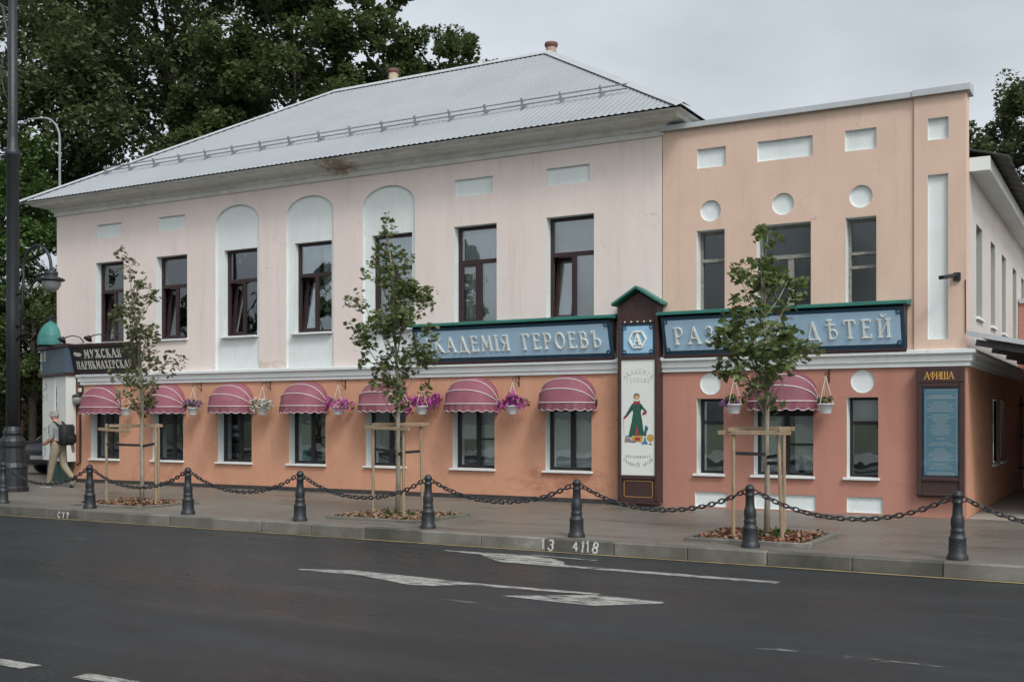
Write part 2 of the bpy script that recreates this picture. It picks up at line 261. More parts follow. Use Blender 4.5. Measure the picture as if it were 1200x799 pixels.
# ---------------------------------------------------------------- mesh helpers
class MB:
    def __init__(s): s.v = []; s.f = []; s.m = []; s.smooth = False
    def add(s, vs, fs, mi=0):
        o = len(s.v); s.v += [tuple(p) for p in vs]
        for f in fs: s.f.append([i + o for i in f]); s.m.append(mi)
        return s
    def box(s, x0, x1, y0, y1, z0, z1, mi=0):
        vs = [(x, y, z) for z in (z0, z1) for y in (y0, y1) for x in (x0, x1)]
        return s.add(vs, [(0, 2, 3, 1), (4, 5, 7, 6), (0, 1, 5, 4), (2, 6, 7, 3), (0, 4, 6, 2), (1, 3, 7, 5)], mi)
    def bar(s, a, b, w, h=None, mi=0, up=(0, 0, 1)):
        """square bar from a to b"""
        h = h or w; a = Vector(a); b = Vector(b); d = (b - a).normalized(); u = Vector(up)
        if abs(d.dot(u)) > .95: u = Vector((0, 1, 0))
        x = d.cross(u).normalized(); y = x.cross(d).normalized()
        vs = [p + x * (sx * w / 2) + y * (sy * h / 2) for p in (a, b) for sx, sy in ((-1, -1), (1, -1), (1, 1), (-1, 1))]
        return s.add(vs, [(3, 2, 1, 0), (4, 5, 6, 7), (0, 1, 5, 4), (1, 2, 6, 5), (2, 3, 7, 6), (3, 0, 4, 7)], mi)
    def tube(s, pts, r, n=8, mi=0, closed=False, cap=True):
        pts = [Vector(p) for p in pts]; k = len(pts); rs = r if isinstance(r, (list, tuple)) else [r] * k
        vs = []; ref = None
        for i, p in enumerate(pts):
            a = pts[(i - 1) % k] if (closed or i > 0) else p; b = pts[(i + 1) % k] if (closed or i < k - 1) else p
            d = (b - a).normalized()
            if ref is None: ref = Vector((0, 0, 1)) if abs(d.z) < .9 else Vector((1, 0, 0))
            x = d.cross(ref).normalized(); y = x.cross(d).normalized(); ref = y
            for j in range(n):
                t = 2 * math.pi * j / n; vs.append(p + (x * math.cos(t) + y * math.sin(t)) * rs[i])
        fs = []
        for i in range(k if closed else k - 1):
            for j in range(n):
                a = i * n + j; b = i * n + (j + 1) % n; c = ((i + 1) % k) * n + (j + 1) % n; d = ((i + 1) % k) * n + j
                fs.append((a, b, c, d))
        if cap and not closed: fs.append(tuple(range(n - 1, -1, -1))); fs.append(tuple((k - 1) * n + j for j in range(n)))
        return s.add(vs, fs, mi)
    def lathe(s, prof, cx=0, cy=0, n=20, mi=0, cap=True):
        vs = []; fs = []
        for r, z in prof:
            for j in range(n):
                t = 2 * math.pi * j / n; vs.append((cx + r * math.cos(t), cy + r * math.sin(t), z))
        for i in range(len(prof) - 1):
            for j in range(n):
                fs.append((i * n + j, i * n + (j + 1) % n, (i + 1) * n + (j + 1) % n, (i + 1) * n + j))
        if cap: fs.append(tuple(range(n - 1, -1, -1))); fs.append(tuple((len(prof) - 1) * n + j for j in range(n)))
        return s.add(vs, fs, mi)
    def ring(s, x0, x1, y0, y1, prof, mi=0, close=False):
        """moulding profile (offset, z) swept round a rectangle"""
        vs = [p for o, z in prof for p in ((x0 - o, y0 - o, z), (x1 + o, y0 - o, z), (x1 + o, y1 + o, z), (x0 - o, y1 + o, z))]
        fs = [(i * 4 + j, i * 4 + (j + 1) % 4, (i + 1) * 4 + (j + 1) % 4, (i + 1) * 4 + j) for i in range(len(prof) - 1) for j in range(4)]
        return s.add(vs, fs, mi)
    def poly(s, pts, z0, z1, mi=0):
        """flat polygon in plan extruded z0..z1"""
        n = len(pts); vs = [(x, y, z0) for x, y in pts] + [(x, y, z1) for x, y in pts]
        return s.add(vs, [tuple(range(n - 1, -1, -1)), tuple(range(n, 2 * n))] + [(i, (i + 1) % n, n + (i + 1) % n, n + i) for i in range(n)], mi)
    def ypoly(s, pts, y0, y1, mi=0):
        """polygon (x,z) extruded along y"""
        n = len(pts); vs = [(x, y0, z) for x, z in pts] + [(x, y1, z) for x, z in pts]
        return s.add(vs, [tuple(range(n)), tuple(range(2 * n - 1, n - 1, -1))] + [(i, n + i, n + (i + 1) % n, (i + 1) % n) for i in range(n)], mi)
    def mesh(s, name, mats, smooth=None):
        me = bpy.data.meshes.new(name); me.from_pydata(s.v, [], s.f)
        for m in (mats if isinstance(mats, (list, tuple)) else [mats]): me.materials.append(M[m] if isinstance(m, str) else m)
        me.polygons.foreach_set('material_index', s.m)
        if smooth or (smooth is None and s.smooth): me.polygons.foreach_set('use_smooth', [True] * len(me.polygons))
        me.validate(); me.update()
        return me
    def build(s, name, mats, parent=None, smooth=None, bevel=0):
        me = s.mesh(name, mats, smooth)
        if bevel:
            bm = bmesh.new(); bm.from_mesh(me); bmesh.ops.remove_doubles(bm, verts=bm.verts, dist=1e-5)
            bmesh.ops.recalc_face_normals(bm, faces=bm.faces)
            bmesh.ops.bevel(bm, geom=[e for e in bm.edges if len(e.link_faces) == 2 and e.calc_face_angle(0) > .6], offset=bevel, segments=1, affect='EDGES', profile=.7); bm.to_mesh(me); bm.free()
        o = bpy.data.objects.new(name, me); col.objects.link(o); o.parent = parent
        return o

def link(name, me, parent=None, loc=(0, 0, 0), rot=(0, 0, 0), scale=None):
    o = bpy.data.objects.new(name, me); col.objects.link(o); o.parent = parent; o.location = loc; o.rotation_euler = rot
    if scale: o.scale = scale
    return o
def thing(name, label, cat, loc=(0, 0, 0), group=None, rz=0):
    o = bpy.data.objects.new(name, None); col.objects.link(o); o.location = loc; o.rotation_euler.z = rz
    o.empty_display_size = .2
    o['label'] = label; o['category'] = cat
    if group: o['group'] = group
    return o
def tag(o, label, cat, group=None):
    o['label'] = label; o['category'] = cat
    if group: o['group'] = group
    return o
def struct(o): o['kind'] = 'structure'; return o
def stuff(o): o['kind'] = 'stuff'; return o
def copy_tree(o, parent=None):
    c = o.copy(); col.objects.link(c); c.parent = parent
    for ch in o.children: copy_tree(ch, c)
    return c

def wall_mesh(outer, holes, y, mi=0, mb=None):
    """vertical sheet in the plane Y=y facing -Y: outer and holes are (x,z) loops"""
    mb = mb or MB()
    loops = [[Vector((x, z, 0)) for x, z in l] for l in [outer] + holes]
    tris = tessellate_polygon(loops); flat = [p for l in loops for p in l]
    fs = []
    for t in tris:
        a, b, c = (flat[i] for i in t)
        cr = (b.x - a.x) * (c.y - a.y) - (b.y - a.y) * (c.x - a.x)
        fs.append(t if cr > 0 else (t[0], t[2], t[1]))
    mb.add([(p.x, y, p.y) for p in flat], fs, mi)
    return mb
def reveal(mb, loop, y0, y1, mi=0):
    n = len(loop)
    mb.add([(x, y0, z) for x, z in loop] + [(x, y1, z) for x, z in loop], [(i, (i + 1) % n, n + (i + 1) % n, n + i) for i in range(n)], mi)
def rect(x0, x1, z0, z1): return [(x0, z0), (x1, z0), (x1, z1), (x0, z1)]
def disc(cx, cz, r, n=28): return [(cx + r * math.cos(2 * math.pi * i / n), cz + r * math.sin(2 * math.pi * i / n)) for i in range(n)]
def arch(x0, x1, z0, zs, zt, n=16):
    cx = (x0 + x1) / 2; a = (x1 - x0) / 2; h = zt - zs
    return [(x0, z0), (x1, z0)] + [(cx + a * math.cos(math.pi * i / n), zs + h * math.sin(math.pi * i / n)) for i in range(n + 1)]

# ---------------------------------------------------------------- stroke lettering
def G(*st): return st
def arcp(cx, cy, rx, ry, a0, a1, n=12): return [(cx + rx * math.cos(R(a0 + (a1 - a0) * i / n)), cy + ry * math.sin(R(a0 + (a1 - a0) * i / n))) for i in range(n + 1)]
T, t_ = 1.0, .55     # thick and thin strokes
GL = {
 'А': (.66, [([(.02, 0), (.33, 1)], t_), ([(.33, 1), (.64, 0)], T), ([(.13, .34), (.53, .34)], t_), ([(-.06, 0), (.12, 0)], t_), ([(.52, 0), (.74, 0)], t_)]),
 'К': (.62, [([(.08, 0), (.08, 1)], T), ([(.1, .48), (.5, .98)], t_), ([(.22, .6), (.58, 0)], T), ([(-.03, 0), (.2, 0)], t_), ([(-.03, 1), (.2, 1)], t_), ([(.48, 0), (.7, 0)], t_)]),
 'Д': (.72, [([(.1, 0), (.38, 1)], t_), ([(.38, 1), (.62, 0)], T), ([(.0, 0), (.74, 0)], t_), ([(0, 0), (0, -.13)], t_), ([(.74, 0), (.74, -.13)], t_)]),
 'Е': (.5, [([(.1, 0), (.1, 1)], T), ([(.1, 1), (.46, 1), (.46, .88)], t_), ([(.1, .56), (.38, .56)], t_), ([(.1, 0), (.5, 0), (.5, .13)], t_), ([(0, 0), (.1, 0)], t_), ([(0, 1), (.1, 1)], t_)]),
 'М': (.78, [([(.06, 0), (.12, 1)], t_), ([(.12, 1), (.4, .25)], T), ([(.4, .25), (.66, 1)], t_), ([(.66, 1), (.72, 0)], T), ([(-.03, 0), (.15, 0)], t_), ([(.62, 0), (.82, 0)], t_)]),
 'І': (.16, [([(.08, 0), (.08, 1)], T), ([(-.03, 0), (.19, 0)], t_), ([(-.03, 1), (.19, 1)], t_)]),
 'Я': (.56, [([(.46, 0), (.46, 1)], T), (([(.46, 1)] + arcp(.26, .74, .22, .26, 90, 270) + [(.46, .48)]), t_), ([(.3, .48), (.06, 0)], T), ([(-.02, 0), (.12, 0)], t_), ([(.36, 0), (.56, 0)], t_)]),
 'Г': (.48, [([(.1, 0), (.1, 1)], T), ([(0, 1), (.46, 1), (.46, .84)], t_), ([(0, 0), (.22, 0)], t_)]),
 'Р': (.52, [([(.1, 0), (.1, 1)], T), (([(.1, 1)] + arcp(.26, .73, .22, .27, 90, -90) + [(.1, .46)]), t_), ([(0, 0), (.22, 0)], t_), ([(0, 1), (.1, 1)], t_)]),
 'О': (.66, [(arcp(.33, .5, .3, .5, 0, 360, 24), .85)]),
 'В': (.54, [([(.1, 0), (.1, 1)], T), (([(.1, 1)] + arcp(.24, .78, .19, .22, 90, -90) + [(.1, .56)]), t_), (([(.1, .56)] + arcp(.26, .28, .24, .28, 90, -90) + [(.1, 0)]), T), ([(0, 0), (.1, 0)], t_), ([(0, 1), (.1, 1)], t_)]),
 'Ъ': (.6, [([(.18, 0), (.18, 1)], T), ([(0, .86), (0, 1), (.18, 1)], t_), (([(.18, .52)] + arcp(.34, .26, .22, .26, 90, -90) + [(.18, 0)]), t_)]),
 'З': (.48, [(arcp(.22, .77, .2, .23, 150, -90), t_), (arcp(.22, .28, .24, .28, 90, -150), T)]),
 'И': (.62, [([(.08, 0), (.08, 1)], T), ([(.08, .05), (.54, .95)], t_), ([(.54, 0), (.54, 1)], T), ([(-.02, 0), (.18, 0)], t_), ([(-.02, 1), (.18, 1)], t_), ([(.44, 0), (.64, 0)], t_), ([(.44, 1), (.64, 1)], t_)]),
 'Т': (.58, [([(.29, 0), (.29, 1)], T), ([(0, .84), (0, 1), (.58, 1), (.58, .84)], t_), ([(.18, 0), (.4, 0)], t_)]),
 'Ѣ': (.66, [([(.24, 0), (.24, 1.08)], T), ([(.0, .8), (.5, .8)], t_), (([(.24, .5)] + arcp(.4, .25, .22, .25, 90, -90) + [(.24, 0)]), t_), ([(.12, 1.08), (.36, 1.08)], t_)]),
 'У': (.58, [([(.04, 1), (.32, .4)], T), ([(.54, 1), (.26, .12), (.1, 0)], t_)]),
 'Ж': (.84, [([(.42, 0), (.42, 1)], T), ([(.04, 1), (.42, .52), (.8, 1)], t_), ([(.02, 0), (.42, .52), (.82, 0)], T)]),
 'С': (.58, [(arcp(.32, .5, .29, .5, 45, 315, 18), .85)]),
 'П': (.62, [([(.08, 0), (.08, 1)], T), ([(.54, 0), (.54, 1)], T), ([(0, 1), (.62, 1)], t_)]),
 'Х': (.6, [([(.04, 1), (.56, 0)], T), ([(.54, 1), (.04, 0)], t_)]),
 'Ф': (.7, [([(.35, 0), (.35, 1.05)], T), (arcp(.35, .58, .32, .27, 0, 360, 20), t_)]),
 'Ш': (.84, [([(.06, 1), (.06, 0)], T), ([(.42, 1), (.42, 0)], T), ([(.78, 1), (.78, 0)], T), ([(0, 0), (.84, 0)], t_)]),
 'Н': (.6, [([(.08, 0), (.08, 1)], T), ([(.52, 0), (.52, 1)], T), ([(.08, .5), (.52, .5)], t_)]),
 'Б': (.52, [([(.1, 0), (.1, 1)], T), ([(.1, 1), (.46, 1)], t_), (([(.1, .56)] + arcp(.26, .28, .22, .28, 90, -90) + [(.1, 0)]), t_)]),
 '1': (.3, [([(.02, .78), (.18, 1), (.18, 0)], T)]),
 '3': (.48, [(arcp(.22, .77, .2, .23, 150, -90), T), (arcp(.22, .28, .24, .28, 90, -150), T)]),
 '4': (.55, [([(.4, 0), (.4, 1), (.02, .35), (.52, .35)], T)]),
 '8': (.5, [(arcp(.25, .75, .19, .24, 0, 360, 14), T), (arcp(.25, .26, .23, .26, 0, 360, 14), T)]),
}
GL['Й'] = (GL['И'][0], GL['И'][1] + [(arcp(.31, 1.28, .13, .12, 180, 360, 8), t_)])
def glyph(ch, h, th, depth):
    """one letter standing in XZ, front at y=-depth, back at 0"""
    mb = MB(); k = 0; wd, strokes = GL[ch]
    for pts, f in strokes:
        for (x0, z0), (x1, z1) in zip(pts, pts[1:]):
            d = depth + k * .0004; k = (k + 1) % 9
            dx, dz = x1 - x0, z1 - z0; l = math.hypot(dx, dz)
            if l < 1e-6: continue
            e = th * .25 / h; ux, uz = dx / l * e, dz / l * e
            mb.bar(((x0 - ux) * h, -d / 2, (z0 - uz) * h), ((x1 + ux) * h, -d / 2, (z1 + uz) * h), th * f, d, up=(0, 1, 0))
    return mb
def text_width(s, h, sp): return sum((GL[c][0] if c != ' ' else .45) + sp for c in s) * h - sp * h
def letters(s, parent, M0, width, h, mat, th, depth=.02, sp=None, name='letter', xs=1.):
    """place letters under parent; M0 maps text space (x right, z up, y into board) to the parent's frame; fits width"""
    n = len(s) - 1; base = sum(GL[c][0] if c != ' ' else .45 for c in s) * h * xs
    gap = (width - base) / max(1, n); x = 0; out = []
    for c in s:
        if c != ' ':
            me = glyph(c, h, th, depth).mesh(name, mat)
            o = link(name, me, parent); o.matrix_local = M0 @ Matrix.Translation((x, 0, 0)) @ Matrix.Diagonal((xs, 1, 1, 1)); out.append(o)
        x += (GL[c][0] if c != ' ' else .45) * h * xs + gap
    return out

# ================================================================ SETTING
ZR = -.16; KY = -5.82
struct(MB().box(-400, 400, -400, 400, -.9, -.35).build('ground', 'terrain'))
struct(MB().box(-150, 120, -21.8, KY + .1, -.34, ZR).build('road', 'road'))
struct(MB().box(-150, 120, KY + .16, 60, -.3, 0).build('pavement', 'pavement'))
struct(MB().box(-150, 120, -30, -21.8, -.34, 0).build('opposite_pavement', 'pavement'))
struct(MB().box(-2.36, 30, .05, 26, 0, .006).build('side_path', 'sidepave'))

kerb = struct(MB().box(-60, 60, KY + .02, KY + .155, -.33, -.02).build('kerb', 'kerbstone'))
kme = [MB().box(-.497 + a, .497 - a, -.08, .08, -.3, 0).build('kerb_stone', 'kerbstone', bevel=.012) for a in (0, .003, .006)]
kmesh = [o.data for o in kme]
for o in kme: bpy.data.objects.remove(o)
for i in range(34):
    x = -23.4 + i
    link('kerb_stone', random.choice(kmesh), kerb, (x, KY + .08 + random.uniform(-.008, .006), random.uniform(-.006, .004) + .002), (random.uniform(-.012, .012), 0, random.uniform(-.006, .006)))
def kerbtext(s, x, h, wd):
    for o in letters(s, kerb, Matrix.Translation((x, KY - .014, -.142)), wd, h, 'paint13', .022, .0012, name='painted_number'): o.matrix_basis = o.matrix_basis @ Matrix.Rotation(random.uniform(-.05, .22), 4, 'Y') @ Matrix.Diagonal((random.uniform(.9, 1.2), 1, random.uniform(.9, 1.15), 1))
kerbtext('13', -6.95, .125, .16); kerbtext('4118', -6.48, .125, .34); kerbtext('СТР', -16.62, .1, .3)

def marking(name, pts, mat='markpaint', z=ZR + .004):
    o = MB().poly(pts, z, z + .0015).build(name, mat); return struct(o)
marking('road_marking', [(-8.05, -6.53), (-7.4, -6.66), (-6.84, -7.16), (-6.05, -7.2), (-3.36, -7.26), (-3.36, -7.12), (-6.0, -7.03), (-6.12, -6.8), (-6.35, -6.6), (-6.8, -6.44), (-8.05, -6.49)])
marking('road_marking', [(-6.78, -6.40), (-5.84, -6.50), (-5.84, -6.45), (-6.8, -6.35)])
marking('road_marking', [(-8.5, -8.93), (-7.6, -8.93), (-6.72, -9.26), (-6.45, -9.2), (-6.25, -8.98), (-4.7, -8.9), (-4.7, -8.8), (-6.45, -8.82), (-6.7, -8.75), (-7.9, -8.66), (-8.52, -8.87)])
marking('road_marking', [(-5.49, -9.40), (-4.9, -9.46), (-4.45, -9.48), (-3.95, -9.05), (-3.95, -8.95), (-4.7, -8.91), (-5.1, -9.15)])
marking('road_marking', [(-4.0, -8.98), (-3.55, -9.04), (-3.55, -8.97), (-4.0, -8.92)], 'faintpaint')
for x0 in (-7.7, -6.3, -4.4, -8.9):
    if x0 > -5: continue
    marking('road_marking', [(x0, -13.83), (x0 + .86, -13.83), (x0 + .9, -13.69), (x0, -13.69)])
for a, b, y in ((-14.4, -12.6, -7.95), (-12.3, -11.9, -7.94), (-7.6, -6.9, -9.75), (-6.3, -5.2, -9.9), (-2.6, -2.2, -10.57), (-1.9, -1.2, -10.6), (-9.6, -9.1, -9.6)):
    marking('road_marking', [(a, y - .05), (b, y - .05), (b, y + .05), (a, y + .05)], 'faintpaint')
marking('road_marking', [(-40, -5.99), (30, -5.99), (30, -5.93), (-40, -5.93)], 'yellowpaint', ZR + .006)

# ================================================================ MAIN HOUSE
X0, X1 = -24.07, -7.56
house = thing('pink_house', 'two storey pink stucco house with grey hipped metal roof and arched white niches', 'building', (-15.8, 0, 0))
def hp(mb, name, mats, parent=None, **k):
    """part of the house, in world coordinates"""
    parent = parent or house
    o = mb.build(name, mats, parent, **k); root = parent
    off = Vector((0, 0, 0)); q = parent
    while q: off += q.location; q = q.parent
    o.location = -off
    return o
def wp(mb, name, mats, parent, **k): return hp(mb, name, mats, parent, **k)

UW = [(-22.62, -21.62), (-20.50, -19.48), (-18.36, -17.35), (-16.25, -15.22), (-14.14, -13.11), (-12.05, -11.05), (-9.94, -8.93)]
GW = [(-22.79, -21.78), (-20.62, -19.61), (-18.50, -17.47), (-16.37, -15.35), (-14.25, -13.24), (-12.08, -11.10), (-9.96, -8.98)]
UZ = (3.48, 5.46); GZ = (.60, 2.06)
AR = {2: (-18.58, -17.25), 3: (-16.45, -15.13), 4: (-14.34, -13.01)}
RE = [(-22.57, -21.69), (-20.42, -19.55), (-12.03, -11.14), (-9.94, -9.02)]
NZ = .055
def niche(l, y0, y1, parent):
    nb = MB(); reveal(nb, l, y0, y1); wall_mesh(l, [], y1, 0, nb); wp(nb, 'niche', 'white', parent)
# upper wall
holes = []; nb = MB(); rv = MB()
for i, (a, b) in enumerate(UW):
    l = rect(a, b, *UZ)
    if i in AR:
        A = arch(*AR[i], 2.70, 6.08, 6.47); holes.append(A); nb = MB(); reveal(nb, A, 0, NZ); wall_mesh(A, [l], NZ, 0, nb); hp(nb, 'niche', 'white')
    else:
        holes.append(l)
for a, b in RE:
    l = rect(a, b, 6.06, 6.40); holes.append(l); niche(l, 0, .05, house)
up = wall_mesh(rect(X0, X1, 2.45, 6.84), holes, 0)
up.add([(X0, 0, 2.45), (X0, 10, 2.45), (X0, 10, 6.84), (X0, 0, 6.84)], [(0, 3, 2, 1)])
up.add([(X1, 0, 6.5), (X1, 10, 6.5), (X1, 10, 7.0), (X1, 0, 7.0)], [(0, 1, 2, 3)])
up.add([(X0, 10, 0), (X1, 10, 0), (X1, 10, 7), (X0, 10, 7)], [(0, 3, 2, 1)])
hp(up, 'upper_wall', 'pink')
lo = MB(); rv2 = MB(); holes = []
for a, b in GW:
    l = rect(a, b, *GZ); holes.append(l)
wall_mesh(rect(X0, X1, 0.0, 2.45), holes, 0, 0, lo)
lo.add([(X0, 0, 0), (X0, 10, 0), (X0, 10, 2.45), (X0, 0, 2.45)], [(0, 3, 2, 1)])
hp(lo, 'lower_wall', 'salmon')
hp(MB().box(X0 - .02, -8.35, -.03, -.002, 0, .085), 'plinth', 'plinth')
def room(x0, x1, z0, z1, parent, d=3.2, y0=.31):
    mb = MB(); mb.add([(x0, y0, z0), (x1, y0, z0), (x1, d, z0), (x0, d, z0), (x0, y0, z1), (x1, y0, z1), (x1, d, z1), (x0, d, z1)],
                      [(0, 1, 2, 3), (4, 7, 6, 5), (3, 2, 6, 7), (0, 3, 7, 4), (1, 5, 6, 2)])
    return wp(mb, 'room', 'room', parent)
room(X0 + .05, X1 - .02, 2.75, 6.3, house); room(X0 + .05, X1 - .02, .1, 2.6, house)
BAND = [(0, 2.435), (.045, 2.435), (.05, 2.50), (.075, 2.515), (.085, 2.60), (.12, 2.635), (.135, 2.64), (.135, 2.695), (.01, 2.715), (0, 2.715)]
hp(MB().ring(X0 + .95, X1 - .3, 0, 9.9, BAND), 'string_course', 'white')
CORN = [(0, 6.74), (.04, 6.74), (.045, 6.83), (.09, 6.85), (.1, 6.87), (.12, 6.93), (.2, 6.955), (.40, 6.965), (.42, 6.97), (.46, 7.02), (.56, 7.04), (.56, 7.06), (0, 7.2)]
hp(MB().ring(X0, X1, 0, 10, CORN), 'eaves_cornice', 'cornice')

# ---- roof: corrugated sheets, hipped
EX0, EX1, EY = -24.70, -6.93, -.61; RY = 5.0; EZ = 7.075; RZ = 10.50; SL = (RZ - EZ) / (RY - EY)
def corr(axis):
    mb = MB(); per = .133; amp = .009
    if axis == 'x':
        n = int((EX1 - EX0) / per * 6); u = [EX0 + (EX1 - EX0) * i / n for i in range(n + 1)]
        top = [min(RY, EY + (x - EX0), EY + (EX1 - x)) for x in u]
        vs = []
        for x, t in zip(u, top):
            dz = amp * math.sin(2 * math.pi * x / per)
            vs += [(x, EY, EZ + dz), (x, t, EZ + (t - EY) * SL + dz)]
        mb.add(vs, [(2 * i, 2 * i + 2, 2 * i + 3, 2 * i + 1) for i in range(n)])
    return mb
front = corr('x'); front.smooth = True
roof = hp(front, 'roof', 'roof')
B = RY * 2 - EY
back = MB().add([(EX1, EY, EZ - .005), (EX1, B, EZ), (-12.5, RY, RZ), (EX0, EY, EZ - .005), (EX0, B, EZ), (-19.07, RY, RZ)], [(0, 1, 2), (3, 5, 4), (1, 4, 5, 2)])
wp(back, 'rear_slopes', 'roof', roof)
def cap(a, b, name, wdt=.17, drop=None):
    """folded ridge flashing from a to b, its wings lying on the two slopes"""
    a = Vector(a); b = Vector(b); d = (b - a).normalized(); s = Vector((d.y, -d.x, 0)).normalized(); up_ = Vector((0, 0, .052))
    if s.y > 0: s = -s
    pts = []
    k = drop
    for p in (a, b):
        pts += [p + s * wdt - Vector((0, 0, k * wdt)) + up_ * .85, p + up_ * 1.05, p - s * wdt - Vector((0, 0, k * wdt)) + up_ * .85]
    lo_ = [p - Vector((0, 0, .012)) for p in pts]
    return wp(MB().add(pts + lo_, [(0, 1, 4, 3), (1, 2, 5, 4), (0, 3, 9, 6), (2, 8, 11, 5), (0, 6, 7, 1), (1, 7, 8, 2), (3, 4, 10, 9), (4, 5, 11, 10)]), name, 'capmetal', roof)
cap((-19.05, RY, RZ), (-12.52, RY, RZ), 'ridge_cap', .17, SL)
cap((EX1 + .02, EY - .02, EZ - .01), (-12.5, RY, RZ), 'hip_cap', .15, SL * .70)
cap((EX0 - .02, EY - .02, EZ - .01), (-19.07, RY, RZ), 'hip_cap', .15, SL * .70)
def rz(y): return EZ + (y - EY) * SL
sgb = MB().bar((0, 0, -.02), (0, -.05, .19), .035, .045).bar((0, 0, .02), (0, .16, .11), .02, .02).bar((0, -.06, -.045), (0, .17, .095), .03, .012).mesh('snow_guard_bracket', 'guard')
xs = [-22.95 + .868 * i for i in range(17)]
for x in xs:
    o = link('snow_guard_bracket', sgb, roof); o.location = (x, .60, rz(.60) + .02)
for dz, dy in ((.06, -.02), (.14, -.045)):
    wp(MB().tube([(-23.0, .60 + dy, rz(.6) + dz + .02), (-8.5, .60 + dy, rz(.6) + dz + .02)], .015, 6), 'snow_guard_rail', 'guard', roof)
def chimney(x, y, z, h, nm, colr):
    c = wp(MB().lathe([(.13, z - .7), (.13, z + h)], x, y, 16), 'chimney', pmat(nm, colr, .8, .2, 8), roof)
    wp(MB().lathe([(.15, z + h - .02), (.17, z + h + .03), (.16, z + h + .08), (.05, z + h + .1)], x, y, 16), 'chimney_cap', pmat(nm + '_cap', (.16, .07, .06), .7, .2, 8), roof)
chimney(-17.85, 6.0, 10.5, .60, 'clay_pipe_a', (.50, .40, .30)); chimney(-12.75, 5.6, 10.5, .36, 'clay_pipe_b', (.40, .25, .20))

